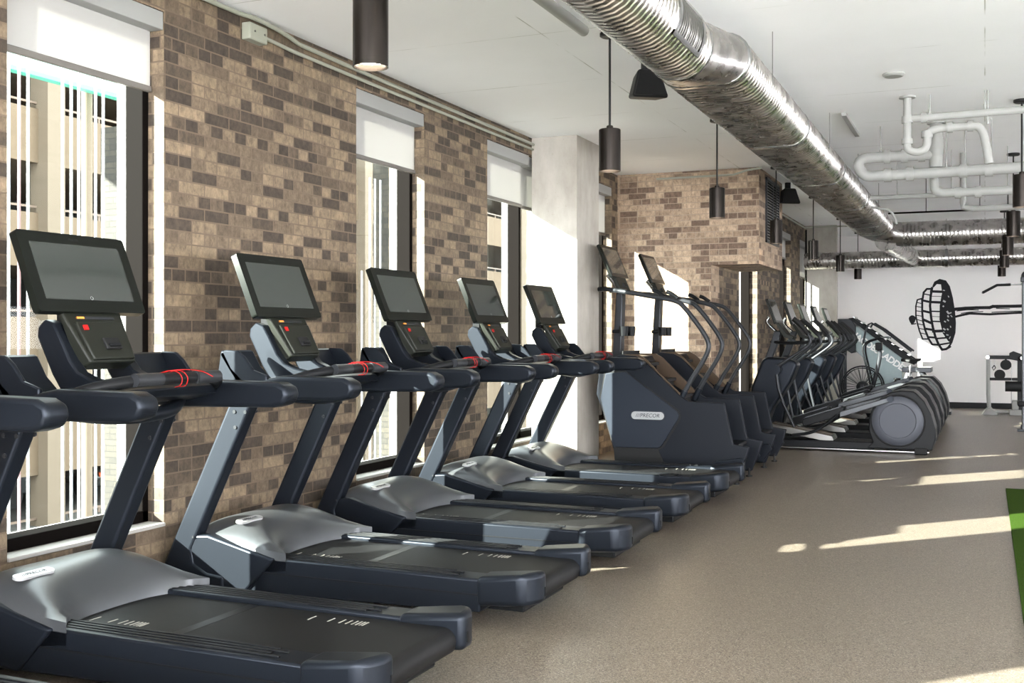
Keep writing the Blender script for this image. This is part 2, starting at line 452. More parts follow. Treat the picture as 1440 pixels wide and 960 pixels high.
for k, (a, b) in enumerate(rh):
    lo, hi = (.25, 2.35) if k < 3 else (.85, 1.75)  # unseen openings, added for fill light and kept low to thin the duct highlight
    rw.box(6.1, 6.4, y, a, 0, CEIL); rw.box(6.1, 6.4, a, b, 0, lo); rw.box(6.1, 6.4, a, b, hi, CEIL); y = b
rw.box(6.1, 6.4, y, FAR, 0, CEIL)
struct('wall_right', rw, 'white')
struct('baseboard_far', MB().box(SX, 6.1, FAR - .02, FAR, 0, .10), 'baseb')
struct('trim_1', MB().box(WX, -3.38, 9.31, 9.92, 0, CEIL), 'concrete')
struct('trim_2', MB().box(SX, -2.24, 18.68, 18.82, 0, CEIL), 'concrete')

# windows: frames, panes, sills (setting), then blinds (things)
def window(n, xi, y0, y1, top, vis=True):
    t = bpy.data.objects.new('window_%d' % n, None); C.objects.link(t); t.location = (xi - .2, (y0+y1)/2, SILL); t['kind'] = 'structure'
    ox, oy, oz = t.location
    d = MB(); l = MB()
    f = .042
    for (ya, yb) in ((y0, y0 + f), (y1 - f, y1)):
        d.box(xi-.21, xi-.10, ya, yb, SILL + .01, top); l.box(xi-.27, xi-.21, ya, yb, SILL + .01, top)
    d.box(xi-.21, xi-.10, y0, y1, SILL + .005, SILL + .075); l.box(xi-.27, xi-.21, y0, y1, SILL + .005, SILL + .065)
    d.box(xi-.21, xi-.10, y0, y1, top - .06, top); l.box(xi-.27, xi-.21, y0, y1, top - .06, top)
    for mb, nm, mt in ((d, 'window_frame', 'frame_dark'), (l, 'outer_frame', 'frame_light')):
        o = mb.build(nm, mt, t, smooth=0, bevel=.004); o.data.transform(Matrix.Translation((-ox, -oy, -oz)))
    o = MB().box(xi-.235, xi-.225, y0 + f*.6, y1 - f*.6, SILL + .05, top - .05).build('window_pane', 'glass', t, smooth=0); o.data.transform(Matrix.Translation((-ox, -oy, -oz)))
    o = MB().box(xi-.10, xi + .012, y0 + .001, y1 - .001, SILL - .0, SILL + .018).build('window_sill', 'sill', t, smooth=0, bevel=.003); o.data.transform(Matrix.Translation((-ox, -oy, -oz)))
for k, (a, b) in W.items(): window(k + 1, WX, a, b, HEAD)
ml = bpy.data.objects['window_4']
mo = MB().box(WX-.21, WX-.10, 9.235, 9.285, SILL, HEAD).build('window_mullion', 'frame_dark', ml, smooth=0); mo.data.transform(Matrix.Translation(-Vector(ml.location)))
mo = MB().box(WX-.27, WX-.21, 9.235, 9.285, SILL, HEAD).build('outer_mullion', 'frame_light', ml, smooth=0); mo.data.transform(Matrix.Translation(-Vector(ml.location)))
for k, (a, b) in W5.items(): window(k + 1, SX, a, b, 2.84)

def blind(xi, y0, y1, top, bot, label, drop_bar=True):
    t = empty('roller_blind', (xi - .06, (y0+y1)/2, top), label, 'blind', 'white roller blinds in the window openings')
    h = (y1-y0)/2
    MB().box(-.03, .058, -h+.003, h-.003, -.095, -.003).build('cassette', 'header', t, bevel=.003)
    MB().box(-.022, -.019, -h+.012, h-.012, bot-top+.02, -.09).build('blind_cloth', 'blind', t, smooth=0)
    MB().box(-.032, -.008, -h+.010, h-.010, bot-top, bot-top+.03).build('bottom_bar', 'bar', t, bevel=.004)
    return t
names = {0: 'white roller blind in the window behind the nearest treadmills, out of frame', 1: 'white roller blind in the large window left of the brick pier, nearest the camera',
         2: 'white roller blind in the middle window between the two brick piers', 3: 'white roller blind in the window right beside the near concrete column',
         4: 'unseen white roller blind behind the near concrete column, added to trim the sun patch'}
for k, (a, b) in W.items():
    if k in (1, 2, 3, 4): blind(WX, a, 9.25 if k == 3 else b, HEAD, {1: 2.53, 2: 2.49, 3: 2.46, 4: 2.40}[k], names[k])  # the hidden window's blind is added to trim the sun patch on the brick
blind(WX - .03, 9.29, 9.89, HEAD, 2.46, 'narrow white roller blind squeezed between the window mullion and the near concrete column')
blind(SX, *W5[6], 2.84, 2.45, 'small white roller blind in the far window above the elliptical machines')
blind(SX, *W5[7], 2.84, 2.24, 'white roller blind added in the last window to lower the sun patch, mostly hidden')  # added blind, its bottom set to lower the sun patch on the far wall

# vent grille on the bulkhead
g = empty('vent_grille', (BX, 12.64, 2.68), 'dark louvred vent grille on the side of the brick bulkhead', 'vent')
mb = MB()
for z0, z1, ya, yb in ((-.36, -.335, -.40, .40), (.335, .36, -.40, .40)): mb.box(0, .02, ya, yb, z0, z1)
for ya, yb in ((-.40, -.375), (.375, .40), (-.012, .012)): mb.box(0, .02, ya, yb, -.36, .36)
mb.build('grille_frame', 'darkgrey', g, smooth=0)
mb = MB()
for k in range(22):
    z = -.325 + k * .031
    mb.prism([(.002, z), (.016, z - .012), (.018, z - .009), (.004, z + .004)], -.375, .375)
mb.build('louvre_slats', 'alu', g, smooth=0)
MB().box(.0005, .003, -.375, .375, -.335, .335).build('dark_backing', 'gdark', g, smooth=0)

# turf
o = MB().box(.16, 3.4, -2.5, 10.07, 0, .012).build('artificial_turf', 'turf', smooth=0)
tag(o, 'green artificial turf lane on the floor at the right edge', 'turf')

# ------------------------------------------------------------------ conduits along the wall top
t = MB()
t.tube([(WX+.035, -3, 3.07), (WX+.035, 4.9, 3.07), (WX+.06, 5.1, 3.075), (WX+.06, 5.35, 3.06), (WX+.03, 5.6, 3.035), (WX+.03, 9.28, 3.035)], .013, smooth=1)
tag(t.build('wall_conduit', 'conduit'), 'upper pale conduit running along the brick wall top under the ceiling', 'conduit')
t = MB().tube([(WX+.025, 5.22, 3.00), (WX+.025, 5.6, 2.985), (WX+.022, 9.28, 2.99)], .011, smooth=1)
tag(t.build('wall_conduit', 'conduit'), 'lower pale conduit starting at the junction box on the brick wall', 'conduit')
j = empty('junction_box', (WX+.03, 5.12, 3.0), 'small pale metal junction box on the brick wall top left of the pendant lamp', 'junction box')
MB().box(-.028, .028, -.09, .07, -.05, .045).build('box_body', 'conduit', j, bevel=.004)
MB().box(.028, .032, -.085, .065, -.045, .04).build('cover_plate', 'conduit', j, bevel=.001)
for yy in (-.05, .04): MB().cyl((.032, yy, 0), (.036, yy, 0), .006, n=8).build('cover_screw', 'steel', j)
t = MB().tube([(-3.36, FY-.02, 3.03), (-2.5, FY-.02, 3.03), (-2.35, FY - .02, 3.07), (-2.2, FY - .02, 3.085)], .011)
tag(t.build('wall_conduit', 'conduit'), 'pale conduit along the top of the brick wall that faces the room', 'conduit')
t = MB().tube([(SX+.03, 13.4, 3.05), (SX+.03, 18.5, 3.05), (SX+.2, 18.6, 3.07), (-.4, 18.6, 3.07)], .013)
tag(t.build('wall_conduit', 'conduit'), 'conduit along the far brick wall top turning across before the far column', 'conduit')
t = MB().tube([(SX+.03, 18.6, 0.02), (SX+.03, 18.6, 3.03)], .014)
tag(t.build('wall_conduit', 'frame_dark'), 'dark vertical conduit in the corner beside the far concrete column', 'conduit')

# ------------------------------------------------------------------ pendants
def make_pendant():
    t = empty('pendant_lamp', (0, 0, 0))
    n = MB().lathe([(.001, .125), (.062, .125), (.065, .1215), (.065, -.125), (.061, -.125), (.060, -.099), (.001, -.099)], (0, 0, 0), n=40)
    n.build('lamp_shade', 'lamp', t, smooth=35)
    MB().lathe([(.001, -.098), (.0565, -.098), (.0565, -.103), (.001, -.103)], (0, 0, 0), n=32).build('lamp_diffuser', 'glow', t)
    MB().lathe([(.001, .148), (.016, .148), (.02, .143), (.02, .125), (.001, .125)], (0, 0, 0), n=20).build('lamp_collar', 'lamp', t)
    MB().cyl((0, 0, .146), (0, 0, CEIL - 2.4 - .02), .007, n=10).build('lamp_rod', 'rod', t)
    MB().lathe([(.001, CEIL-2.4), (.06, CEIL-2.4), (.06, CEIL-2.4-.018), (.05, CEIL-2.4-.024), (.001, CEIL-2.4-.024)], (0, 0, 0), n=28).build('ceiling_canopy', 'rod', t)
    return t
pl = ['black cylinder pendant lamp nearest the camera, large at the top left', 'black cylinder pendant lamp hanging beside the near concrete column',
      'black cylinder pendant lamp hanging in front of the brick wall facing the room', 'black cylinder pendant lamp in front of the vent grille',
      'black cylinder pendant lamp in front of the far concrete column', 'black cylinder pendant lamp at the right edge of the far concrete column',
      'small black pendant lamp before the far white wall, last of the left row']
p0 = make_pendant()
for i, y in enumerate((3.47, 6.25, 9.11, 11.94, 14.72, 17.63, 20.2)):
    p = p0 if i == 0 else copy_tree(p0)
    p.location = (-2.06, y, 2.4); tag(p, pl[i], 'pendant lamp', 'black pendant lamps of the left row')
pr = ['black cylinder pendant lamp cut by the right edge, nearest of the right row', 'black pendant lamp of the right row, second from the camera, below the white pipes',
      'black pendant lamp of the right row, third from the camera', 'black pendant lamp of the right row, fourth from the camera, small',
      'smallest black pendant lamp of the right row, lowest against the white wall']
for i, y in enumerate((9.27, 11.99, 14.8, 17.5, 20.2)):
    p = copy_tree(p0); p.location = (.26, y, 2.4); tag(p, pr[i], 'pendant lamp', 'black pendant lamps of the right row')

# ------------------------------------------------------------------ ducts
def oval(xc, zc, a, r, y, n=10):
    pts = []
    for k in range(n + 1):
        t = -PI/2 + PI*k/n; pts.append((xc + a + r*math.cos(t), y, zc + r*math.sin(t)))
    for k in range(n + 1):
        t = PI/2 + PI*k/n; pts.append((xc - a + r*math.cos(t), y, zc + r*math.sin(t)))
    return pts
def ribbed(y0, y1, fn, pitch=.058, h=.006):
    rings = []; y = y0
    while y < y1 - .001:
        for dy, dh in ((0, 0), (.38, 0), (.46, h*1.2), (.54, h*1.2), (.62, 0), (.66, -h*.5), (.72, 0)):
            yy = y + dy*pitch
            if yy > y1: break
            rings.append(fn(yy, dh))
        y += pitch
    rings.append(fn(y1, 0))
    return rings
D = empty('spiral_duct', (-1.42, 8, 2.8), 'long galvanised spiral air duct running down the ceiling from the top of the picture', 'duct')
off = Vector((1.42, -8, -2.8))
def near(y, dh): return [Vector(p) + off for p in oval(-1.45, 2.78, .004, .170 + dh, y)]
def far(y, dh): return [Vector(p) + off for p in oval(-1.42, 2.80, .12, .133 + dh, y)]
MB().loft(ribbed(-2.5, 5.55, near, pitch=.052, h=.0045)).build('near_duct_run', 'duct', D, smooth=50)
def mixr(k): return [Vector(p) + off for p in oval(-1.45 + .03*k, 2.78 + .02*k, .004 + .116*k, .172 - .037*k, 5.55 + .40*k)]
MB().loft([mixr(k/10) for k in range(11)]).build('transition_piece', 'duct', D, smooth=50)
MB().loft(ribbed(5.95, 15.95, far, pitch=.062, h=.0055)).build('far_duct_run', 'duct', D, smooth=50)
for y in (8.1, 10.3, 12.5, 14.6):
    MB().loft([[Vector(p) + off for p in oval(-1.42, 2.80, .12, .133 + d, yy)] for yy, d in ((y-.03, .0), (y-.025, .008), (y+.025, .008), (y+.03, .0))]).build('joint_band', 'steel', D, smooth=40)
for y in (5.52, 5.95):
    MB().loft([[Vector(p) + off for p in oval(-1.45 if y < 5.8 else -1.42, 2.78 if y < 5.8 else 2.80, .004 if y < 5.8 else .12, (.172 if y < 5.8 else .136) + d, yy)] for yy, d in ((y-.02, 0), (y-.015, .006), (y+.015, .006), (y+.02, 0))]).build('elbow_band', 'steel', D, smooth=40)
# end bend to the cross duct
rings = []
for k in range(9):
    t = PI/2 * k/8; r = .35
    cx, cy = -1.42 + r - r*math.cos(t), 15.95 + r*math.sin(t)
    n = Vector((-math.cos(t), math.sin(t), 0)); ring = []
    for x, _, z in oval(0, 2.80 - .10*k/8, .12 - .116*k/8, .133 + .04*k/8, 0):
        ring.append(Vector((cx, cy, z)) - n * x + off)
    rings.append(ring)
MB().loft(rings).build('duct_elbow', 'duct', D, smooth=50)
for y in (1.2, 4.2, 6.6, 9.2, 11.4, 13.7):
    for dx in (-.26, .26):
        if y < 5.5: dx *= .66
        mb = MB().cyl((-1.42 + dx, y, 2.80), (-1.42 + dx, y, CEIL), .003, n=6)
        for v in mb.bm.verts: v.co += off
        mb.build('hanger_rod', 'steel', D)
# grille on duct
gr = MB(); fr = MB()
def onduct(y, ang, rr): return Vector((-1.45 + rr*math.cos(ang), y, 2.78 + rr*math.sin(ang))) + off
a0, a1 = math.radians(-38), math.radians(28)
for (ya, yb, b0, b1) in ((4.86, 4.90, a0, a1), (5.30, 5.34, a0, a1), (4.86, 5.34, a0, a0 + .12), (4.86, 5.34, a1 - .12, a1)):
    nn = 8
    fr.loft([[onduct(yy, b0 + (b1-b0)*k/nn, .188) for k in range(nn+1)] + [onduct(yy, b0 + (b1-b0)*k/nn, .172) for k in range(nn, -1, -1)] for yy in (ya, yb)])
fr.build('grille_frame', 'steel', D, smooth=0)
for k in range(13):
    y = 4.91 + .031*k
    gr.loft([[onduct(yy, a0+.12 + (a1-a0-.24)*q/6, rr) for q in range(7)] + [onduct(yy, a0+.12 + (a1-a0-.24)*q/6, .17) for q in range(6, -1, -1)] for yy, rr in ((y, .182), (y + .006, .184))])
gr.build('grille_blades', 'alu', D, smooth=0)
bk = MB().loft([[onduct(yy, a0 + (a1-a0)*q/6, .1765) for q in range(7)] + [onduct(yy, a0 + (a1-a0)*q/6, .170) for q in range(6, -1, -1)] for yy in (4.88, 5.32)])
bk.build('grille_backing', 'gdark', D, smooth=0)

def cross(name, x0, x1, y, z, r, label):
    t = empty(name, ((x0+x1)/2, y, z), label, 'duct')
    def ring(x, dh): return [Vector((x - (x0+x1)/2, (r+dh)*math.cos(2*PI*k/28), (r+dh)*math.sin(2*PI*k/28))) for k in range(28)]
    MB().loft(ribbed(x0, x1, ring, pitch=.05, h=.004)).build('duct_run', 'duct', t, smooth=50)
    for k in range(1, 4):
        x = x0 + (x1-x0)*k/4 - (x0+x1)/2
        MB().loft([[Vector((xx, (r+d)*math.cos(2*PI*q/28), (r+d)*math.sin(2*PI*q/28))) for q in range(28)] for xx, d in ((x-.03, .0), (x-.02, .009), (x+.02, .009), (x+.03, 0))]).build('joint_band', 'steel', t, smooth=40)
        MB().cyl((x, 0, r), (x, 0, CEIL - z), .004, n=6).build('hanger_rod', 'steel', t)
    return t
cross('spiral_duct', -1.07, 5.9, 16.30, 2.70, .175, 'nearer galvanised duct crossing below the ceiling, joined to the long duct')
t = cross('spiral_duct', -2.7, 5.9, 18.35, 2.49, .135, 'lower galvanised duct crossing in front of the far white wall')
# tapered take-off between the long duct and the farther cross duct
tp = MB().cyl((-1.28, 16.2, 2.62), (-1.02, 18.3, 2.50), .15, .12, n=24)
for v in tp.bm.verts: v.co -= Vector(t.location)
tp.build('take_off', 'duct', t, smooth=60)

# ------------------------------------------------------------------ white pipework
t = MB().cyl((-2.10, -2.6, 3.03), (-2.10, 5.9, 3.03), .032, n=16)
tag(t.build('ceiling_pipe', 'pvc'), 'straight white pipe running under the ceiling left of the big duct', 'pipe')
def pipes(label, runs, y, yb=None):
    t = empty('drain_pipe', (runs[0][1][0][0], y, 2.9), label, 'pipe')
    o = Vector(t.location)
    for nm, pts, r in runs:
        mb = MB(); P = [Vector((p[0], y if len(p) < 3 else p[1], p[-1])) - o for p in pts]
        mb.tube(P, r, n=16, smooth=2); mb.build(nm, 'pvc', t, smooth=60)
    return t, o
t, o = pipes('white drain pipe with a deep U-shaped trap hanging from the ceiling', [
    ('trap_pipe', [(-.54, CEIL), (-.54, 2.76), (-.54, 2.70), (-.47, 2.67), (-.40, 2.70), (-.40, 2.80), (-.36, 2.845), (-.12, 2.845), (-.03, 2.84), (.0, 2.75), (.03, 2.56)], .030),
    ('branch_pipe', [(-.52, 2.93), (.0, 2.935), (1.6, 2.95)], .028)], 8.81)
mb = MB()
for x, z0, z1 in ((-.54, 2.95, 2.90), (-.54, 2.78, 2.74), (-.40, 2.83, 2.78)): mb.cyl((x - o.x, 8.81 - o.y, z0 - o.z), (x - o.x, 8.81 - o.y, z1 - o.z), .041, n=16)
for x in (-.44, -.26, -.12): mb.cyl((x - o.x, 0, (2.845 if x > -.4 else 2.932) - o.z), (x + .04 - o.x, 0, (2.845 if x > -.4 else 2.932) - o.z), .041, n=16)
mb.cyl((-.54 - o.x, 0, CEIL - o.z), (-.54 - o.x, 0, CEIL - .012 - o.z), .06, n=20)
pieces(mb, 'pipe_coupling', 'pvc', t)
t, o = pipes('white looping drain pipe with a rounded left end below the ceiling', [
    ('loop_pipe', [(-.36, 2.83), (-.88, 2.835), (-.99, 2.83), (-1.02, 2.77), (-.97, 2.68), (-.88, 2.67), (1.8, 2.69)], .046),
    ('down_pipe', [(-.38, CEIL), (-.38, 2.72)], .052)], 9.98)
mb = MB()
for x in (-.52, -.66, -.80): mb.cyl((x - o.x, 0, 2.833 - o.z), (x + .05 - o.x, 0, 2.833 - o.z), .059, n=16)
for x in (-.80, -.62, -.2, .0): mb.cyl((x - o.x, 0, 2.675 - o.z), (x + .06 - o.x, 0, 2.675 - o.z), .059, n=16)
mb.cyl((-.38 - o.x, 0, 2.96 - o.z), (-.38 - o.x, 0, 2.86 - o.z), .062, n=16); mb.cyl((-.38 - o.x, 0, 2.86 - o.z), (-.38 - o.x, 0, 2.80 - o.z), .062, .05, n=16)
mb.cyl((-.38 - o.x, 0, CEIL - o.z), (-.38 - o.x, 0, CEIL - .012 - o.z), .075, n=20)
pieces(mb, 'pipe_coupling', 'pvc', t)
t, o = pipes('lower white drain pipe running right behind the looping pipe', [
    ('elbow_pipe', [(-.41, 10.3, CEIL), (-.41, 10.3, 2.62), (-.40, 10.3, 2.55), (-.30, 10.3, 2.53), (1.8, 10.3, 2.55)], .038)], 10.3)
mb = MB()
for x in (-.24, -.08): mb.cyl((x - o.x, 0, 2.532 - o.z), (x + .05 - o.x, 0, 2.532 - o.z), .050, n=16)
pieces(mb, 'pipe_coupling', 'pvc', t)
t = MB().cyl((-.20, 11.75, CEIL), (-.20, 11.75, 2.60), .03, n=14).tube([(-.20, 11.75, 2.62), (-.20, 11.75, 2.56), (-.1, 11.75, 2.54), (2, 11.75, 2.55)], .03, n=14)
tag(t.build('drain_pipe', 'pvc'), 'thin white vertical pipe dropping behind the looping pipe', 'pipe')
t = MB().cyl((-1.05, 11.5, 2.665), (2, 11.5, 2.65), .024, n=12)
for x in (-.8, -.3, .2): t.cyl((x, 11.5, 2.66), (x, 11.5, CEIL), .004, n=6)
tag(t.build('ceiling_pipe', 'pvc'), 'thin white pipe crossing below the looping drain pipe', 'pipe')
t = MB().cyl((-1.0, 13, 2.66), (2, 13, 2.655), .010, n=8)
for x in (-.6, -.05): t.cyl((x, 13, 2.66), (x, 13, CEIL), .004, n=6)
tag(t.build('ceiling_pipe', 'frame_dark'), 'thin dark pipe crossing before the nearer cross duct', 'pipe')
t = MB().tube([(-1.12, 12.3, 2.66), (-1.0, 12.3, 2.64), (-.93, 12.3, 2.62), (-.88, 12.3, 2.55), (-.86, 12.3, 2.47)], .014, smooth=1)
tag(t.build('sprinkler_pipe', 'pvc'), 'short bent pale sprinkler pipe beside the big duct', 'pipe')
tag(MB().box(-1.07, -1.03, 9.22, 10.25, CEIL - .03, CEIL).build('ceiling_channel', 'pvc', bevel=.003), 'slim grey metal channel fixed to the ceiling right of the big duct', 'channel')
rods = [(-.38, 8.81, 2.95), (.0, 8.81, 2.96), (.02, 8.81, 2.85), (-.83, 9.98, 2.86), (-.16, 10.3, 2.56), (.05, 9.98, 2.71), (-.3, 9.98, 2.71)]
for i, (x, y, z) in enumerate(rods):
    o = MB().cyl((x, y, z), (x, y, CEIL), .005, n=8).cyl((x, y, z), (x, y, z + .04), .009, n=8).build('hanger_rod', 'pvc')
    tag(o, 'thin white threaded rod holding the white drain pipes from the ceiling', 'rod', 'hanger rods of the white pipes')
t = MB().lathe([(.001, 0), (.075, 0), (.075, -.008), (.06, -.02), (.001, -.022)], (-.58, 8.0, CEIL), n=24)
tag(t.build('ceiling_disc', 'pvc', smooth=35), 'small round white disc on the ceiling above the trap pipe', 'ceiling disc')

# speakers
def speaker(loc, label, rz):
    t = empty('ceiling_speaker', loc, label, 'speaker', 'black ceiling speakers', rz)
    # trapezoid cabinet with rounded edges, tilted down
    mb = MB().loft([[(-.075, -.02, .10), (.075, -.02, .10), (.125, -.05, -.09), (-.125, -.05, -.09)], [(-.06, .13, .08), (.06, .13, .08), (.10, .13, -.07), (-.10, .13, -.07)]])
    mb.build('cabinet', 'speaker', t, bevel=.02, seg=4)
    MB().loft([[(-.065, -.026, .085), (.065, -.026, .085), (.11, -.056, -.075), (-.11, -.056, -.075)], [(-.065, -.018, .085), (.065, -.018, .085), (.11, -.046, -.075), (-.11, -.046, -.075)]]).build('front_grille', 'rubber', t)
    MB().box(-.03, .03, .03, .07, .08, .17).build('mount_bracket', 'speaker', t, bevel=.004)
    return t
speaker((-1.98, 6.8, 2.90), 'black speaker hanging from the ceiling between the near column and the big duct', math.radians(35))
speaker((-2.12, 13.2, 2.93), 'black speaker half hidden behind the big duct above the far windows', math.radians(35))

# ------------------------------------------------------------------ mural
def pxw(x, z): return (x, z)
mural = empty('barbell_mural', (0, FAR, 1.66), 'large black hand-painted barbell mural on the far white wall', 'mural')
def q(px, py):      # sketch units of the painting -> wall metres (3.69 units per 1/81 m)
    return (-0.73 + (px - 303)/3.69*.0131*1.0, 1.655 - (py - 305)/3.69*.01271)
def strokes(name, lines, mat, thick=.002):
    mb = MB()
    for pts, w in lines:
        w = w/3.69*.0127/2*1.45
        P = [Vector(q(*p)).to_3d() for p in pts]
        for i in range(len(P) - 1):
            a, b = P[i], P[i+1]; d = (b - a).normalized(); n = Vector((-d.y, d.x, 0)) * w
            a2, b2 = a - d*w*.5, b + d*w*.5
            mb.prism([(v.x, v.y - 1.66) for v in (a2 + n, b2 + n, b2 - n, a2 - n)], -thick, -.0003 * (1 + i % 3))
    mb.build(name, mat, mural, smooth=0)
face = [(265,160),(275,135),(300,121),(330,130),(348,160),(362,220),(372,290),(376,350),(374,400),(360,450),(345,478),(320,487),(338,470),(348,455),(343,440),(325,420),(310,380),(303,330),(300,280),(305,230),(312,190),(316,165),(308,150),(287,148),(272,165)]
mb = MB().prism([(q(*p)[0], q(*p)[1] - 1.66) for p in face], -.002, -.0003)
mb.build('weight_plate_face', 'mural', mural, smooth=0)
strokes('plate_outlines', [
    ([(265,165),(258,210),(255,260),(260,320),(268,370),(280,420),(295,460),(312,487),(330,484),(350,470)], 8),
    ([(262,172),(240,172),(225,190),(218,235),(218,290),(222,340),(232,385),(248,430),(265,460),(295,462)], 7),
    ([(218,235),(214,222),(195,228),(188,260),(188,310),(195,350),(205,390),(220,432),(245,432)], 5),
    ([(166,352),(170,355),(188,352)], 4), ([(312,150),(318,200),(306,260),(305,330),(320,400),(345,440)], 8)], 'mural', .0024)
strokes('plate_rungs', [([a, b], w) for a, b, w in (
    ((258,185),(314,188),9), ((255,240),(305,243),9), ((256,288),(302,290),5), ((260,340),(305,342),5), ((268,392),(315,390),10), ((283,430),(335,425),6), ((297,462),(348,452),6), ((262,210),(308,212),2), ((262,315),(303,317),2),
    ((222,232),(255,240),8), ((218,285),(256,295),8), ((221,330),(262,350),9), ((230,378),(270,385),8), ((246,422),(284,425),7), ((228,198),(258,205),4),
    ((188,262),(218,268),3), ((188,285),(218,290),3), ((189,308),(220,314),3), ((192,330),(222,340),3), ((196,352),(226,360),3), ((202,376),(232,384),3), ((208,400),(240,408),3), ((194,242),(218,248),3))], 'mural', .0028)
strokes('bar_outline', [
    ([(350,287),(375,278),(420,274),(470,272),(530,272),(545,266),(640,266),(725,264),(900,262),(1300,262)], 11),
    ([(370,318),(400,310),(440,301),(530,306),(600,302),(660,299),(725,298),(900,297),(1300,297)], 8),
    ([(380,288),(430,282),(480,284)], 3), ([(400,300),(440,294),(500,292)], 3), ([(560,276),(620,279)], 3), ([(540,296),(600,292),(700,290)], 3)], 'mural', .0026)
mb = MB(); hx, hz = q(171, 330)
pts = [(hx + (17 + 2*math.sin(3*t))/3.69*.0127*math.cos(t), hz - 1.66 + 22/3.69*.0127*math.sin(t)) for t in [2*PI*k/16 for k in range(16)]]
mb.prism(pts, -.0022, -.0003); mb.build('bar_end', 'mural', mural, smooth=0)
strokes('pale_flecks', [([a, b], w) for a, b, w in (((316,180),(324,182),3), ((318,235),(326,240),6), ((316,262),(319,264),5), ((340,210),(343,216),3), ((335,290),(342,300),6), ((345,300),(354,296),4), ((338,312),(341,318),5), ((352,310),(358,318),3), ((322,340),(328,344),4), ((336,332),(342,338),4), ((318,378),(326,384),5), ((336,380),(340,384),5), ((332,410),(340,412),4), ((350,365),(352,372),3), ((345,430),(350,420),3), ((318,395),(322,398),3))], 'muralw', .003)

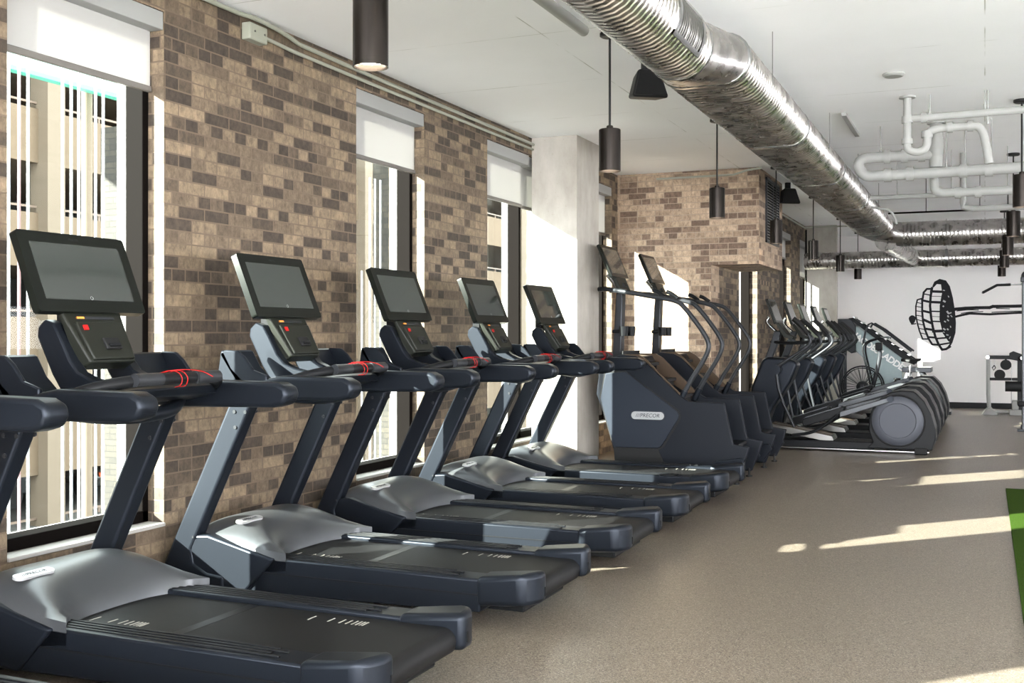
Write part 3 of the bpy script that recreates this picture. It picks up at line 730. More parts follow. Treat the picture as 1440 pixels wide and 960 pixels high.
# ------------------------------------------------------------------ treadmill
TEXTROT = None
def make_treadmill():
    t = empty('treadmill', (0, 0, 0))
    for s in (-1, 1):
        a, b = (.345*s, .425*s) if s > 0 else (-.425, -.345)
        up = [(-1.985,.10),(-1.96,.03),(-1.62,.03),(-1.62,.12),(-1.72,.13),(-1.80,.17),(-1.815,.24),(-1.455,.965),(-1.585,.965),(-1.985,.155)]
        u = MB().prism(up, min(a, b), max(a, b)).build('upright', 'graphite', t, bevel=.014, seg=3)
        bo = MB()
        yi = a if s > 0 else b
        yo = b if s > 0 else a
        for yy, sg in ((yi, -s), (yo, s)):
            for (x, z) in ((-1.55, .925), (-1.485, .925), (-1.545, .85)):
                bo.cyl((x, yy, z), (x, yy + sg*.005, z), .009, n=12)
            bo.cyl((-1.80, yy, .30), (-1.80, yy + sg*.004, .30), .006, n=10)
        pieces(bo, 'bolt', 'darkgrey', u)
        # handrail: bull-nosed arm
        y0, y1 = (.375*s, .475*s) if s > 0 else (-.475, -.375)
        hr = [(-1.62,1.0),(-1.5,.985),(-.93,.995),(-.875,1.01),(-.855,1.045),(-.865,1.08),(-.91,1.10),(-1.25,1.105),(-1.36,1.085),(-1.62,1.085)]
        h = MB().prism(hr, min(y0, y1), max(y0, y1)).build('handrail', 'graphite', t, bevel=.024, seg=4)
        # bottle holder with raised fin
        y2, y3 = (.24, .47) if s > 0 else (-.47, -.24)
        yo0, yo1 = (.45, .47) if s > 0 else (-.47, -.45)
        f = MB().prism([(-1.50,1.06),(-1.555,1.13),(-1.605,1.20),(-1.595,1.225),(-1.575,1.215),(-1.53,1.14),(-1.46,1.08)], y2, y3).build('bottle_holder', 'graphite', t, bevel=.008)
        MB().prism([(-1.62,1.08),(-1.60,1.21),(-1.575,1.225),(-1.50,1.222),(-1.46,1.19),(-1.41,1.13),(-1.33,1.105),(-1.33,1.06),(-1.60,1.05)], yo0, yo1).build('holder_side', 'graphite', f, bevel=.006)
        # console neck arm
        ya, yb = (.12, .178) if s > 0 else (-.178, -.12)
        MB().prism([(-1.645,1.33),(-1.61,1.36),(-1.565,1.345),(-1.53,1.29),(-1.48,1.20),(-1.44,1.155),(-1.38,1.13),(-1.30,1.115),(-1.30,1.07),(-1.52,1.07),(-1.57,1.14),(-1.65,1.29)], ya, yb).build('console_arm', 'graphite', t, bevel=.008)
        # foot rail
        y4, y5 = (.262, .40) if s > 0 else (-.40, -.262)
        r = MB().prism([(-1.64,.045),(-.25,.075),(-.25,.222),(-1.64,.228)], y4, y5).build('foot_rail', 'graphite', t, bevel=.010)
        rb = MB()
        for k in range(4):
            yy = (.283 + .026*k) * s
            rb.box(-1.46, -.42 + .05*(k % 2), yy - .006, yy + .006, .222, .2295)
        rb.build('rail_ribs', 'blackp', r, bevel=.002)
        sk = MB().box(-1.60, -.25, min(y4, y5) - .003, max(y4, y5) + .003, .150, .156); sk.build('seam_line', 'blackp', r, smooth=0)
        c = MB()
        yc0, yc1 = .255 * s, .408 * s
        cx = [(-.27, yc0), (-.27, yc1), (-.05, yc1), (-.012, yc1 - .03*s), (.012, yc1 - .08*s), (.012, yc0)]
        c.loft([[(x, y, .10 + .02*(x > -.06)) for x, y in cx], [(x, y, .262 if x > -.2 else .232) for x, y in cx]])
        c.build('rear_end_cap', 'graphite', t, bevel=.026, seg=4)
        MB().box(.008, .016, (yc0+.03*s) - .004, (yc0+.03*s) + .004, .15, .19).build('cap_slot', 'blackp', t)
        sc = MB().loft([[(-1.90, y, .09), (-1.90, y, .30 - .0*abs(y)), (-1.72, y, .315), (-1.40, y, .240), (-1.33, y, .225), (-1.50, y, .05)] for y in ((.335*s, .418*s))])
        sc.build('side_cover', 'graphite', t, bevel=.012, seg=3)
        for x in (-.55, -1.75):
            MB().cyl((x, .30*s, 0), (x, .30*s, .03), .025, n=16).cyl((x, .30*s, .03), (x, .30*s, .11), .01, n=10).build('levelling_foot', 'rubber', t)
    # motor hood: domed shell
    rings = []
    nu, nv = 14, 18
    for j in range(nv + 1):
        v = -1 + 2*j/nv; y = .40*v
        ring = []
        for i in range(nu + 1):
            k = i/nu
            x0, x1 = -1.93, -1.42 + .15*abs(v)**3
            x = x0 + (x1 - x0)*k
            dome = (1 - abs(v)**5)
            edge = .205 + .045*abs(v)**3
            prof = math.sin(PI*min(1, (k*.86 + .10)))**.75 if k < 1 else math.sin(PI*.96)**.75
            z = edge + (.02 + .155*dome)*prof
            ring.append((x, y, z))
        ring += [(ring[-1][0], y, .17), (-1.93, y, .10)]
        rings.append(ring)
    hood = MB().loft(rings).build('motor_hood', 'silver', t, smooth=55)
    # logo pill on the hood
    ang = math.radians(-2)
    def pill(l, h, th, n=10):
        out = []
        for k in range(n+1):
            a = -PI/2 + PI*k/n; out.append((l/2 - h/2 + h/2*math.cos(a), h/2*math.sin(a)))
        for k in range(n+1):
            a = PI/2 + PI*k/n; out.append((-l/2 + h/2 + h/2*math.cos(a), h/2*math.sin(a)))
        return out
    mt = mat_axes((0, 1, 0), (-1, 0, .25), (.25, 0, 1), (-1.60, -.24, .371))
    mb = MB()
    P = pill(.19, .045, .004)
    mb.loft([[mt @ Vector((x, y, -.006)) for x, y in P], [mt @ Vector((x, y, .005)) for x, y in P]])
    lb = mb.build('logo_badge', 'badge', hood, smooth=0)
    text('///PRECOR', 'logo_text', .026, 'ink', lb, mt @ Matrix.Translation((0, 0, .0055)), shear=.2, extrude=.0005)
    # belt with rear roller
    bp = [(-1.44, .13), (-1.44, .205), (-.07, .205)]
    for k in range(1, 9):
        a = PI/2 - PI*k/8; bp.append((-.07 + .052*math.cos(a), .153 + .052*math.sin(a)))
    bp += [(-.3, .10)]
    be = MB().prism(bp, -.258, .258).build('running_belt', 'belt', t, smooth=35)
    mk = MB()
    for x0, side in ((-1.36, -1), (-.60, 1), (-.62, -1), (-1.30, 1)):
        if (x0, side) in ((-.62, -1), (-1.30, 1)): continue
        for k, dx in enumerate((0, .085, .135, .165, .19, .208, .223, .236)):
            mk.box(x0 + dx, x0 + dx + .006, side*.17 - .022 if k else side*.17 - .03, side*.17 + .03, .2052, .2062)
    mk.build('belt_marks', 'marks', be, smooth=0)
    MB().prism([(-.95, .2052), (-.90, .2052), (-.90, .2058), (-.95, .2058)], -.255, .255).build('belt_seam', 'blackp', be, smooth=0)
    MB().box(-1.7, -.1, -.25, .25, .055, .12).build('under_pan', 'blackp', t, bevel=.01)
    # cross tray between the handrails
    tr = MB().loft([[(x, y, z) for x, z in ((-1.58, 1.0), (-1.60, 1.06), (-1.50, 1.085), (-1.36, 1.08), (-1.24, 1.10), (-1.20, 1.085), (-1.22, 1.05), (-1.35, 1.02))] for y in (-.385, -.2, 0, .2, .385)])
    tr.build('console_tray', 'graphite', t, bevel=.006)
    br = MB().tube([(-1.30, -.40, 1.06), (-1.20, -.36, 1.10), (-1.12, -.26, 1.125), (-1.10, 0, 1.13), (-1.12, .26, 1.125), (-1.20, .36, 1.10), (-1.30, .40, 1.06)], .024, n=14, smooth=2)
    br = br.build('grip_bar', 'blackp', t, smooth=60)
    gs = MB()
    for a, b in ((-.24, -.10), (.10, .24)): gs.cyl((-1.101, a, 1.129), (-1.101, b, 1.129), .0255, n=14)
    pieces(gs, 'grip_sensor', 'darkgrey', br)
    lb2 = MB().tube([(-1.40, -.36, 1.02), (-1.30, -.2, .985), (-1.28, 0, .975), (-1.30, .2, .985), (-1.40, .36, 1.02)], .03, n=12, smooth=2)
    lb2.build('lower_cross_bar', 'graphite', t, smooth=60)
    # red safety cord
    co = MB(); pts = [(-1.24, -.16, 1.115), (-1.18, -.10, 1.135), (-1.12, -.04, 1.158)]
    co.tube(pts, .0017, n=6, smooth=1)
    for y0 in (-.02, .012):
        co.tube([(-1.16, y0 - .02, 1.14), (-1.12, y0 - .01, 1.16), (-1.085, y0, 1.157), (-1.068, y0 + .01, 1.13), (-1.075, y0 + .005, 1.10), (-1.10, y0, 1.095)], .0017, n=6, smooth=2)
    co.tube([(-1.14, -.02, 1.158), (-1.12, .06, 1.162), (-1.08, .12, 1.155), (-1.06, .16, 1.13)], .0017, n=6, smooth=2)
    co.build('safety_cord', 'red', t, smooth=60)
    MB().box(-1.26, -1.22, -.19, -.15, 1.10, 1.125).build('safety_clip', 'blackp', t, bevel=.004)
    # control panel
    A, B = Vector((-1.555, 0, 1.415)), Vector((-1.430, 0, 1.185))
    dz = (B - A).normalized(); nrm = Vector((-dz.z, 0, dz.x)); nrm = nrm if nrm.x > 0 else -nrm
    pm = mat_axes((0, 1, 0), -dz, nrm, (A + B)/2)      # local x = y, local y = up the panel, local z = outwards
    L = (B - A).length/2
    def pbox(x0, x1, y0, y1, z0, z1): return [(x0, y0, z0), (x1, y0, z0), (x1, y1, z0), (x0, y1, z0), (x0, y0, z1), (x1, y0, z1), (x1, y1, z1), (x0, y1, z1)]
    def pquad(mb, lo, hi):      # lo/hi: (x0,x1,y) pairs for the bottom and top edges, thickness
        (a0, a1, ay, az0, az1), (b0, b1, by, bz0, bz1) = lo, hi
        mb.loft([[pm @ Vector(p) for p in ((a0, ay, az0), (a1, ay, az0), (a1, ay, az1), (a0, ay, az1))], [pm @ Vector(p) for p in ((b0, by, bz0), (b1, by, bz0), (b1, by, bz1), (b0, by, bz1))]])
        return mb
    cp = pquad(MB(), (-.125, .125, -L, -.06, .012), (-.165, .165, L, -.02, .0)).build('control_panel', 'panel', t, bevel=.010, seg=3)
    pquad(MB(), (-.112, .112, -L + .008, .0, .024), (-.128, .128, L*.36, .0, .020)).build('keypad_plate', 'panel', cp, bevel=.006)
    pquad(MB(), (-.10, .10, L*.50, .0, .008), (-.10, .10, L*.50 + .012, .0, .008)).build('status_strip', 'darkgrey', cp, smooth=0)
    pquad(MB(), (-.10, -.062, L*.50 + .001, .0, .0085), (-.10, -.062, L*.50 + .011, .0, .0085)).build('amber_mark', 'orange', cp, smooth=0)
    pquad(MB(), (-.102, -.080, L*.06, .0, .026), (-.102, -.080, L*.06 + .022, .0, .026)).build('red_sticker', 'red', cp, smooth=0)
    kb = pquad(MB(), (-.030, .052, -L*.62, .0, .034), (-.030, .052, -L*.62 + .052, .0, .030)).build('dial_block', 'rubber', cp, bevel=.004)
    pquad(MB(), (-.018, .042, -L*.62 + .008, .03, .042), (-.018, .042, -L*.62 + .022, .03, .042)).build('dial_lever', 'blackp', kb, bevel=.003)
    mb = MB()
    for dx in (-.018, 0, .018):
        c = pm @ Vector((dx, L*.78, 0)); mb.cyl(c, c + nrm*.006, .005, n=10)
    pieces(mb, 'round_button', 'badge', cp)
    # screen
    lean = math.atan2(.13, .315)
    sx, sz = -1.595, 1.545
    up = Vector((-math.sin(lean), 0, math.cos(lean))); nr = Vector((math.cos(lean), 0, math.sin(lean)))
    sm = mat_axes((0, 1, 0), up, nr, (sx, 0, sz))
    def rrect(w, h, r, n=5):
        out = []
        for cx, cy, a in ((w/2-r, h/2-r, 0), (-w/2+r, h/2-r, PI/2), (-w/2+r, -h/2+r, PI), (w/2-r, -h/2+r, 3*PI/2)):
            for k in range(n+1): out.append((cx + r*math.cos(a + PI/2*k/n), cy + r*math.sin(a + PI/2*k/n)))
        return out
    P = rrect(.575, .345, .014)
    P2 = rrect(.50, .28, .02)
    sc = MB().loft([[sm @ Vector((x, y, -.030)) for x, y in P2], [sm @ Vector((x, y, -.022)) for x, y in P], [sm @ Vector((x, y, .012)) for x, y in P]]).build('display_screen', 'bezel', t, smooth=30)
    P3 = rrect(.475, .245, .002)
    MB().loft([[sm @ Vector((x, y + .002, .011)) for x, y in P3], [sm @ Vector((x, y + .002, .0135)) for x, y in P3]]).build('screen_glass', 'screen', sc, smooth=0)
    mt = sm @ Matrix.Translation((0, .147, .0125))
    text('PRECOR', 'brand_text', .014, 'darkgrey', sc, mt, shear=.2, extrude=.0003)
    mb = MB(); c = sm @ Vector((0, -.112, .0135)); rg = []
    for k in range(14):
        a = 2*PI*k/14; rg.append(sm @ Vector((.007*math.cos(a), -.112 + .007*math.sin(a), .0138)))
    mb.tube(rg + [rg[0]], .0009, n=5); mb.build('home_symbol', 'badge', sc)
    MB().box(-1.66, -1.60, -.07, .07, 1.33, 1.46).build('screen_bracket', 'blackp', t, bevel=.006)
    return t
tl = ['dark treadmill cut by the left edge, only its far handrail and rail showing', 'dark treadmill nearest the camera with its full screen before the big window',
      'dark treadmill with sunlit pale uprights in front of the wide brick pier', 'dark treadmill in front of the middle window, third screen from the left',
      'dark treadmill in front of the second brick pier, fourth screen from the left', 'dark treadmill farthest away, beside the sunlit concrete column']
t0 = make_treadmill()
for i, y in enumerate((2.15, 3.41, 4.77, 6.07, 7.33, 8.55)):
    t = t0 if i == 0 else copy_tree(t0)
    t.location = (-1.79, y, 0); tag(t, tl[i], 'treadmill', 'row of treadmills along the window wall')

# ------------------------------------------------------------------ stair climber
def make_climber():
    t = empty('stair_climber', (0, 0, 0))
    body = [(-1.36,.95),(-1.385,.76),(-1.33,.62),(-1.22,.26),(-1.20,.13),(-.10,.13),(-.05,.19),(0,.33),(-.14,.35),(-.215,.705),(-.53,.712),(-.61,.76),(-.93,1.06),(-1.01,1.105),(-1.16,1.12),(-1.33,1.03)]
    body[5:7] = [(-.13, .05), (-.10, .05), (-.04, .19)]
    body[4] = (-1.20, .06)
    for s in (-1, 1):
        y0, y1 = (.29*s, .33*s) if s > 0 else (-.33, -.29)
        w = MB().prism(body, y0, y1).build('side_panel', 'darknavy', t, bevel=.010, seg=3)
        p = [(-1.29,.95),(-1.10,.965),(-.625,.62),(-.61,.59),(-.62,.55),(-.765,.315),(-.80,.29),(-1.21,.285),(-1.34,.72)]
        yo = .33*s
        cv = MB().prism(p, min(yo, yo + .018*s), max(yo, yo + .018*s)).build('side_cover', 'navy', w, bevel=.006)
        MB().prism([(x*1.0 + (.012 if x > -.9 else -.012), z + (.012 if z > .6 else -.012)) for x, z in p], min(yo, yo + .004*s), max(yo, yo + .004*s)).build('cover_gap', 'rubber', w, smooth=0)
        out = []
        n = 10; l, h = .30, .068
        for k in range(n+1):
            a = -PI/2 + PI*k/n; out.append((-.895 + l/2 - h/2 + h/2*math.cos(a), .578 + h/2*math.sin(a)))
        for k in range(n+1):
            a = PI/2 + PI*k/n; out.append((-.895 - l/2 + h/2 + h/2*math.cos(a), .578 + h/2*math.sin(a)))
        bd = MB().prism(out, min(yo + .018*s, yo + .026*s), max(yo + .018*s, yo + .026*s)).build('logo_badge', 'badge', cv, smooth=0)
        MB().prism([(-.895 + (x+.895)*1.045, .578 + (z-.578)*1.18) for x, z in out], min(yo + .017*s, yo + .021*s), max(yo + .017*s, yo + .021*s)).build('badge_rim', 'ink', cv, smooth=0)
        text('///PRECOR', 'logo_text', .048, 'ink', bd, mat_axes((-s, 0, 0), (0, 0, 1), (0, s, 0), (-.895, yo + .027*s, .578)), shear=.2, extrude=.0006)
        MB().prism([(-1.205,.145),(-1.215,.275),(-.80,.275),(-.74,.145)], min(yo, yo + .006*s), max(yo, yo + .006*s)).build('base_strip', 'rubber', w, smooth=0)
        # rear base wedge
        MB().prism([(-.42,.06),(-.28,.20),(-.06,.24),(-.03,.19),(-.12,.06)], min(yo, yo + .03*s), max(yo, yo + .03*s)).build('base_wedge', 'graphite', t, bevel=.008)
        # bronze inner guard along the stairs
        MB().prism([(-.60,.70),(-.62,.78),(-.93,1.08),(-1.0,1.12),(-1.14,1.12),(-1.14,1.06),(-.64,.70)], min(.265*s, .289*s), max(.265*s, .289*s)).build('inner_guard', 'bronze', t, bevel=.004)
        # long bent handrail
        yy = .27*s
        hr = [(-.62,yy,.70),(-.545,yy,.86),(-.42,yy,1.05),(-.365,yy,1.16),(-.365,yy,1.24),(-.44,yy,1.36),(-.58,yy,1.54),(-.65,yy,1.60),(-.86,yy*.98,1.635),(-1.13,yy*.9,1.685),(-1.30,yy*.6,1.71)]
        h = MB().tube(hr, .021, n=14, smooth=2).build('handrail', 'darkgrey', t, smooth=60)
        MB().cyl((-.63, yy, .69), (-.575, yy, .80), .028, n=14).build('rail_socket', 'graphite', h)
        MB().tube([(-.78, yy*.9, 1.64), (-.84, yy*.86, 1.685), (-.88, yy*.86, 1.70)], .020, n=10, smooth=1).build('grip_knob', 'blackp', h, smooth=60)
        for x in (-.12, -1.12):
            MB().cyl((x, .28*s, 0), (x, .28*s, .012), .03, n=14).cyl((x, .28*s, .012), (x, .28*s, .08), .009, n=8).build('levelling_foot', 'rubber', t)
    # front, back shells
    MB().loft([[(x, y, z) for x, z in ((-1.355,.95),(-1.378,.76),(-1.325,.62),(-1.215,.26),(-1.195,.08),(-1.12,.08),(-1.15,.30),(-1.26,.66),(-1.28,.90))] for y in (-.29, .29)]).build('front_shell', 'navy', t, bevel=.004)
    MB().loft([[(x, y, z) for x, z in ((-1.33,1.02),(-1.16,1.11),(-1.03,1.10),(-1.0,1.05),(-1.28,.90))] for y in (-.29, .29)]).build('top_shell', 'graphite', t, bevel=.004)
    for k in range(6):
        x, z = -.14 - .165*k, .33 + .165*k*.86
        if z > 1.05: break
        st = MB().box(x - .20, x, -.262, .262, z - .03, z).build('stair_step', 'blackp', t, bevel=.006)
        MB().box(x - .008, x + .003, -.262, .262, z - .026, z - .002).build('step_nosing', 'rubber', st)
        MB().box(x - .195, x - .185, -.262, .262, z, z + .11).build('step_riser', 'rubber', st)
    MB().box(-1.15, -.16, -.29, .29, .07, .16).build('base_pan', 'blackp', t, bevel=.008)
    # mast, cup holders, screen
    MB().loft([[(x0, -.05, z), (x0 + w, -.05, z), (x0 + w, .05, z), (x0, .05, z)] for x0, w, z in ((-1.325, .085, 1.05), (-1.305, .075, 1.40), (-1.285, .065, 1.72))]).build('mast', 'darkgrey', t, bevel=.012, seg=3)
    for y in (-.11, .11):
        MB().lathe([(.036, 0), (.042, .09), (.038, .09), (.033, .006), (.001, .006)], (-1.19, y, 1.285), n=20).build('cup_holder', 'blackp', t)
    MB().box(-1.31, -1.20, -.10, .10, 1.31, 1.345).build('holder_bracket', 'blackp', t, bevel=.01)
    MB().tube([(-1.42, -.16, 1.715), (-1.36, -.17, 1.72), (-1.22, -.15, 1.70), (-1.10, -.05, 1.675), (-1.10, .05, 1.675), (-1.22, .15, 1.70), (-1.36, .17, 1.72), (-1.42, .16, 1.715)], .022, n=10, smooth=2).build('front_grip', 'blackp', t, smooth=60)
    lean = math.atan2(.135, .31)
    up = Vector((-math.sin(lean), 0, math.cos(lean))); nr = Vector((math.cos(lean), 0, math.sin(lean)))
    sm = mat_axes((0, 1, 0), up, nr, (-1.325, 0, 1.975))
    sc = MB(); sc.box(-.25, .25, -.165, .165, -.025, .008, mtx=sm); sc = sc.build('display_screen', 'bezel', t, bevel=.008)
    g = MB(); g.box(-.215, .215, -.125, .13, .007, .0095, mtx=sm); g.build('screen_glass', 'screen', sc, smooth=0)
    cp = MB(); cp.box(-.15, .15, -.29, -.155, -.035, .004, mtx=sm); cp = cp.build('control_panel', 'panel', t, bevel=.008)
    k = MB(); k.box(-.03, .05, -.26, -.22, .0, .02, mtx=sm); k.build('dial_block', 'rubber', cp, bevel=.003)
    MB().tube([(-1.38, 0, 1.86), (-1.33, 0, 1.80), (-1.27, 0, 1.72), (-1.25, 0, 1.66)], .026, n=10, smooth=1).build('screen_bracket', 'steel', t, smooth=60)
    return t
cl = ['blue-grey stair climber with a silver logo pill, right behind the last treadmill', 'blue-grey stair climber standing behind the first one, nearer the elliptical machines']
c0 = make_climber()
for i, y in enumerate((9.78, 11.08)):
    t = c0 if i == 0 else copy_tree(c0)
    t.location = (-1.86, y, 0); tag(t, cl[i], 'stair climber', 'pair of stair climbers')

# ------------------------------------------------------------------ elliptical
def make_elliptical(phase):
    t = empty('elliptical_trainer', (0, 0, 0))
    # rear flywheel housing: thick rounded shell
    hull = [(-.62,.05),(-.56,.12),(-.60,.24),(-.60,.38),(-.56,.50),(-.48,.60),(-.38,.665),(-.28,.69),(-.14,.685),(-.11,.665),(-.03,.58),(.04,.44),(.085,.28),(.085,.17),(.05,.05)]
    MB().prism(hull, -.235, .235).build('rear_housing', 'blackp', t, bevel=.012, seg=3)
    for s in (-1, 1):
        yo = .235*s
        d = MB().lathe([(.001, 0), (.268, 0), (.268, .012*s), (.255, .020*s), (.192, .020*s), (.186, .012*s), (.001, .012*s)], (-.30, yo, .36), axis='y', n=48).build('disc_cover', 'disc', t, smooth=35)
        MB().torus((-.30, yo + .004*s, .36), .276, .010, n=48, m=8).build('disc_rim', 'rubber', d, smooth=60)
        # crank arm to pedal
        ph = phase if s < 0 else phase + PI
        cz = .58 + .05*math.sin(ph); cx = -.43 + .06*math.cos(ph)
        pz, px = .40 + .045*math.sin(ph), -1.0 + .10*math.cos(ph)
        yp = .27*s
        dx, dzz = px - cx, pz - cz
        MB().loft([[(cx, yp - .022, cz - .03), (cx, yp + .022, cz - .03), (cx, yp + .022, cz + .03), (cx, yp - .022, cz + .03)],
                   [(px, yp - .022, pz - .035), (px, yp + .022, pz - .035), (px, yp + .022, pz + .035), (px, yp - .022, pz + .035)]]).build('pedal_bar', 'silver', t, bevel=.010, seg=3)
        MB().cyl((cx, yo + .01*s, cz), (cx, yo + .065*s, cz), .035, n=20).build('crank_joint', 'navy', t)
        yf0, yf1 = (.09, .25) if s > 0 else (-.25, -.09)
        pd = MB().prism([(px-.40, pz-.15), (px-.415, pz-.08), (px-.40, pz-.06), (px+.02, pz+.085), (px+.05, pz+.08), (px+.03, pz+.02), (px-.05, pz-.04)], yf0, yf1).build('foot_pedal', 'blackp', t, bevel=.010)
        MB().prism([(px-.38, pz-.055), (px+.01, pz+.082), (px+.01, pz+.09), (px-.38, pz-.045)], yf0 + .012, yf1 - .012).build('pedal_pad', 'silver', pd)
        # moving arm with hand grip
        ly = .29*s; sw = .05*math.cos(ph)
        MB().tube([(-1.63, ly, .90), (-1.45, ly, 1.03), (-1.28 + sw*.3, ly, 1.15), (-1.235 + sw*.5, ly, 1.21), (-1.26 + sw*.7, ly, 1.29), (-1.38 + sw, ly, 1.42), (-1.44 + sw, ly, 1.47)], .018, n=12, smooth=2).build('moving_arm', 'darkgrey', t, smooth=60)
        MB().tube([(-1.27 + sw*.7, ly, 1.30), (-1.38 + sw, ly, 1.42), (-1.45 + sw, ly, 1.48)], .026, n=12, smooth=1).build('hand_grip', 'rubber', t, smooth=60)
        MB().tube([(-1.60, ly, .92), (-1.56, ly, .62), (-1.44 + sw, ly, .26)], .016, n=10, smooth=1).build('drop_link', 'darkgrey', t, smooth=60)
        MB().tube([(-1.46 + sw, ly, .17), (-1.20, ly, .20), (-1.02, ly, .32), (px - .02, ly, pz)], .017, n=10, smooth=2).build('lower_link', 'blackp', t, smooth=60)
        tk = MB().prism([(-1.68,.285),(-1.0,.165),(-.98,.125),(-1.0,.09),(-1.05,.10),(-1.70,.215)], .10*s - .07 if s > 0 else -.17, .17 if s > 0 else -.03).build('ramp_track', 'alu', t, bevel=.004)
        gv = MB()
        for yy in (.07, .10, .13): gv.prism([(-1.68,.288),(-1.02,.171),(-1.02,.168),(-1.68,.284)], yy*s - .005, yy*s + .005)
        gv.build('track_groove', 'bronze', tk, smooth=0)
    # base
    MB().box(-1.80, -.55, -.20, .20, .03, .115).build('base_beam', 'blackp', t, bevel=.01)
    MB().box(-1.80, .02, -.225, -.20, .018, .034).box(-1.80, .02, .20, .225, .018, .034).build('base_trim', 'steel', t, bevel=.003)
    for x in (-.06, -1.70):
        for s in (-1, 1): MB().box(x - .07, x + .06, .20*s - .05, .20*s + .05, 0, .075).build('base_foot', 'rubber', t, bevel=.012)
    # front tower
    tower = [(-1.99,.05),(-1.93,.50),(-1.90,.70),(-1.78,1.01),(-1.72,1.04),(-1.52,1.03),(-1.42,1.0),(-1.38,.96),(-1.46,.76),(-1.56,.60),(-1.66,.46),(-1.72,.30),(-1.74,.05)]
    tw = MB().prism(tower, -.14, .14).build('front_tower', 'graphite', t, bevel=.03, seg=4)
    for s in (-1, 1):
        MB().cyl((-1.60, .14*s, .90), (-1.60, .31*s, .90), .055, n=24).build('arm_pivot', 'graphite', t)
    MB().loft([[(x0, -.05, z), (x0 + .085, -.05, z), (x0 + .085, .05, z), (x0, .05, z)] for x0, z in ((-1.775, 1.0), (-1.70, 1.20), (-1.66, 1.34))]).build('mast', 'darkgrey', t, bevel=.012)
    MB().tube([(-1.70, 0, 1.215), (-1.55, -.12, 1.20), (-1.35, -.17, 1.20), (-1.22, -.17, 1.22)], .017, smooth=2).tube([(-1.70, 0, 1.215), (-1.55, .12, 1.20), (-1.35, .17, 1.20), (-1.22, .17, 1.22)], .017, smooth=2).build('fixed_handlebar', 'blackp', t, smooth=60)
    lean = math.atan2(.10, .28)
    up = Vector((-math.sin(lean), 0, math.cos(lean))); nr = Vector((math.cos(lean), 0, math.sin(lean)))
    sm = mat_axes((0, 1, 0), up, nr, (-1.655, 0, 1.565))
    sc = MB(); sc.box(-.24, .24, -.15, .15, -.025, .008, mtx=sm); sc = sc.build('display_screen', 'bezel', t, bevel=.008)
    g = MB(); g.box(-.205, .205, -.115, .12, .007, .0095, mtx=sm); g.build('screen_glass', 'screen', sc, smooth=0)
    MB().loft([[(-1.62, y0, 1.42), (-1.60, y0, 1.44), (-1.50, y0*.85, 1.30), (-1.42, y0*.7, 1.27), (-1.45, y0*.7, 1.24), (-1.54, y0*.85, 1.27)] for y0 in (-.15, .15)]).build('control_panel', 'panel', t, bevel=.004)
    MB().tube([(-1.72, 0, 1.50), (-1.76, 0, 1.45), (-1.70, 0, 1.38), (-1.63, 0, 1.32)], .018, smooth=1).build('screen_bracket', 'steel', t, smooth=60)
    return t
el = ['dark elliptical trainer nearest the camera, its whole grey disc cover in view', 'dark elliptical trainer, second in the row from the camera',
      'dark elliptical trainer in the middle of the row of five', 'dark elliptical trainer, fourth in the row from the camera', 'dark elliptical trainer last in the row, nearest the slanted ladder machine']
for i, (y, ph) in enumerate(zip((12.83, 13.98, 15.13, 16.28, 17.43), (.3, 2.2, 3.9, 1.2, 5.2))):
    t = make_elliptical(ph); t.location = (-.57, y, 0); tag(t, el[i], 'elliptical trainer', 'row of elliptical trainers')

# ------------------------------------------------------------------ slanted ladder machine
t = empty('ladder_climbing_machine', (-1.6, 19.35, 0), 'slanted ladder climbing machine with a pale blue side panel by the far wall', 'ladder machine')
o = Vector(t.location)
def lp(pts): return [(x - o.x, z) for x, z in pts]
side = [(-2.30,1.53),(-2.02,1.53),(-1.28,.98),(-1.24,.38),(-1.42,.18),(-1.62,.30),(-1.75,.70),(-2.28,1.14)]
MB().prism(lp([(-2.30,1.56),(-2.06,1.56),(-1.98,1.44),(-1.98,1.02),(-2.05,.98),(-2.30,1.16)]), -.27, .27).build('upper_shroud', 'darkgrey', t, bevel=.012)
sp = MB().prism(lp([(-1.98,1.44),(-1.26,.92),(-1.24,.40),(-1.34,.22),(-1.70,.22),(-1.80,.85),(-1.98,1.02)]), -.25, .25).build('side_panel', 'icy', t, bevel=.01)
dirv = Vector((.72, 0, -.52)).normalized()
text('JACOBS LADDER', 'panel_lettering', .145, 'whitelet', sp, mat_axes(dirv, (dirv.z*-1, 0, dirv.x), (0, -1, 0), (-1.585 - o.x, -.253, .99)), extrude=.001, spacing=.92, bold=.005)
for s in (-1, 1):
    MB().prism(lp([(-2.10,1.57),(-2.02,1.58),(-1.02,.86),(-1.06,.80),(-1.16,.84)]), .27*s - .02, .27*s + .02).build('side_rail', 'blackp', t, bevel=.006)
    MB().tube([Vector((x - o.x, .33*s, z)) for x, z in ((-1.86,1.12),(-1.80,1.45),(-1.70,1.50),(-1.10,1.02))], .016, smooth=1).build('handrail', 'darkgrey', t, smooth=60)
for k in range(9):
    f = k/8; x, z = -2.02 + .98*f, 1.60 - .71*f
    MB().cyl((x - o.x, -.26, z - .02), (x - o.x, .26, z - .02), .020, n=10).build('rung', 'steel', t)
MB().box(-1.25 - o.x, -.80 - o.x, -.30, .30, .68, .76).build('support_tray', 'silver', t, bevel=.01)
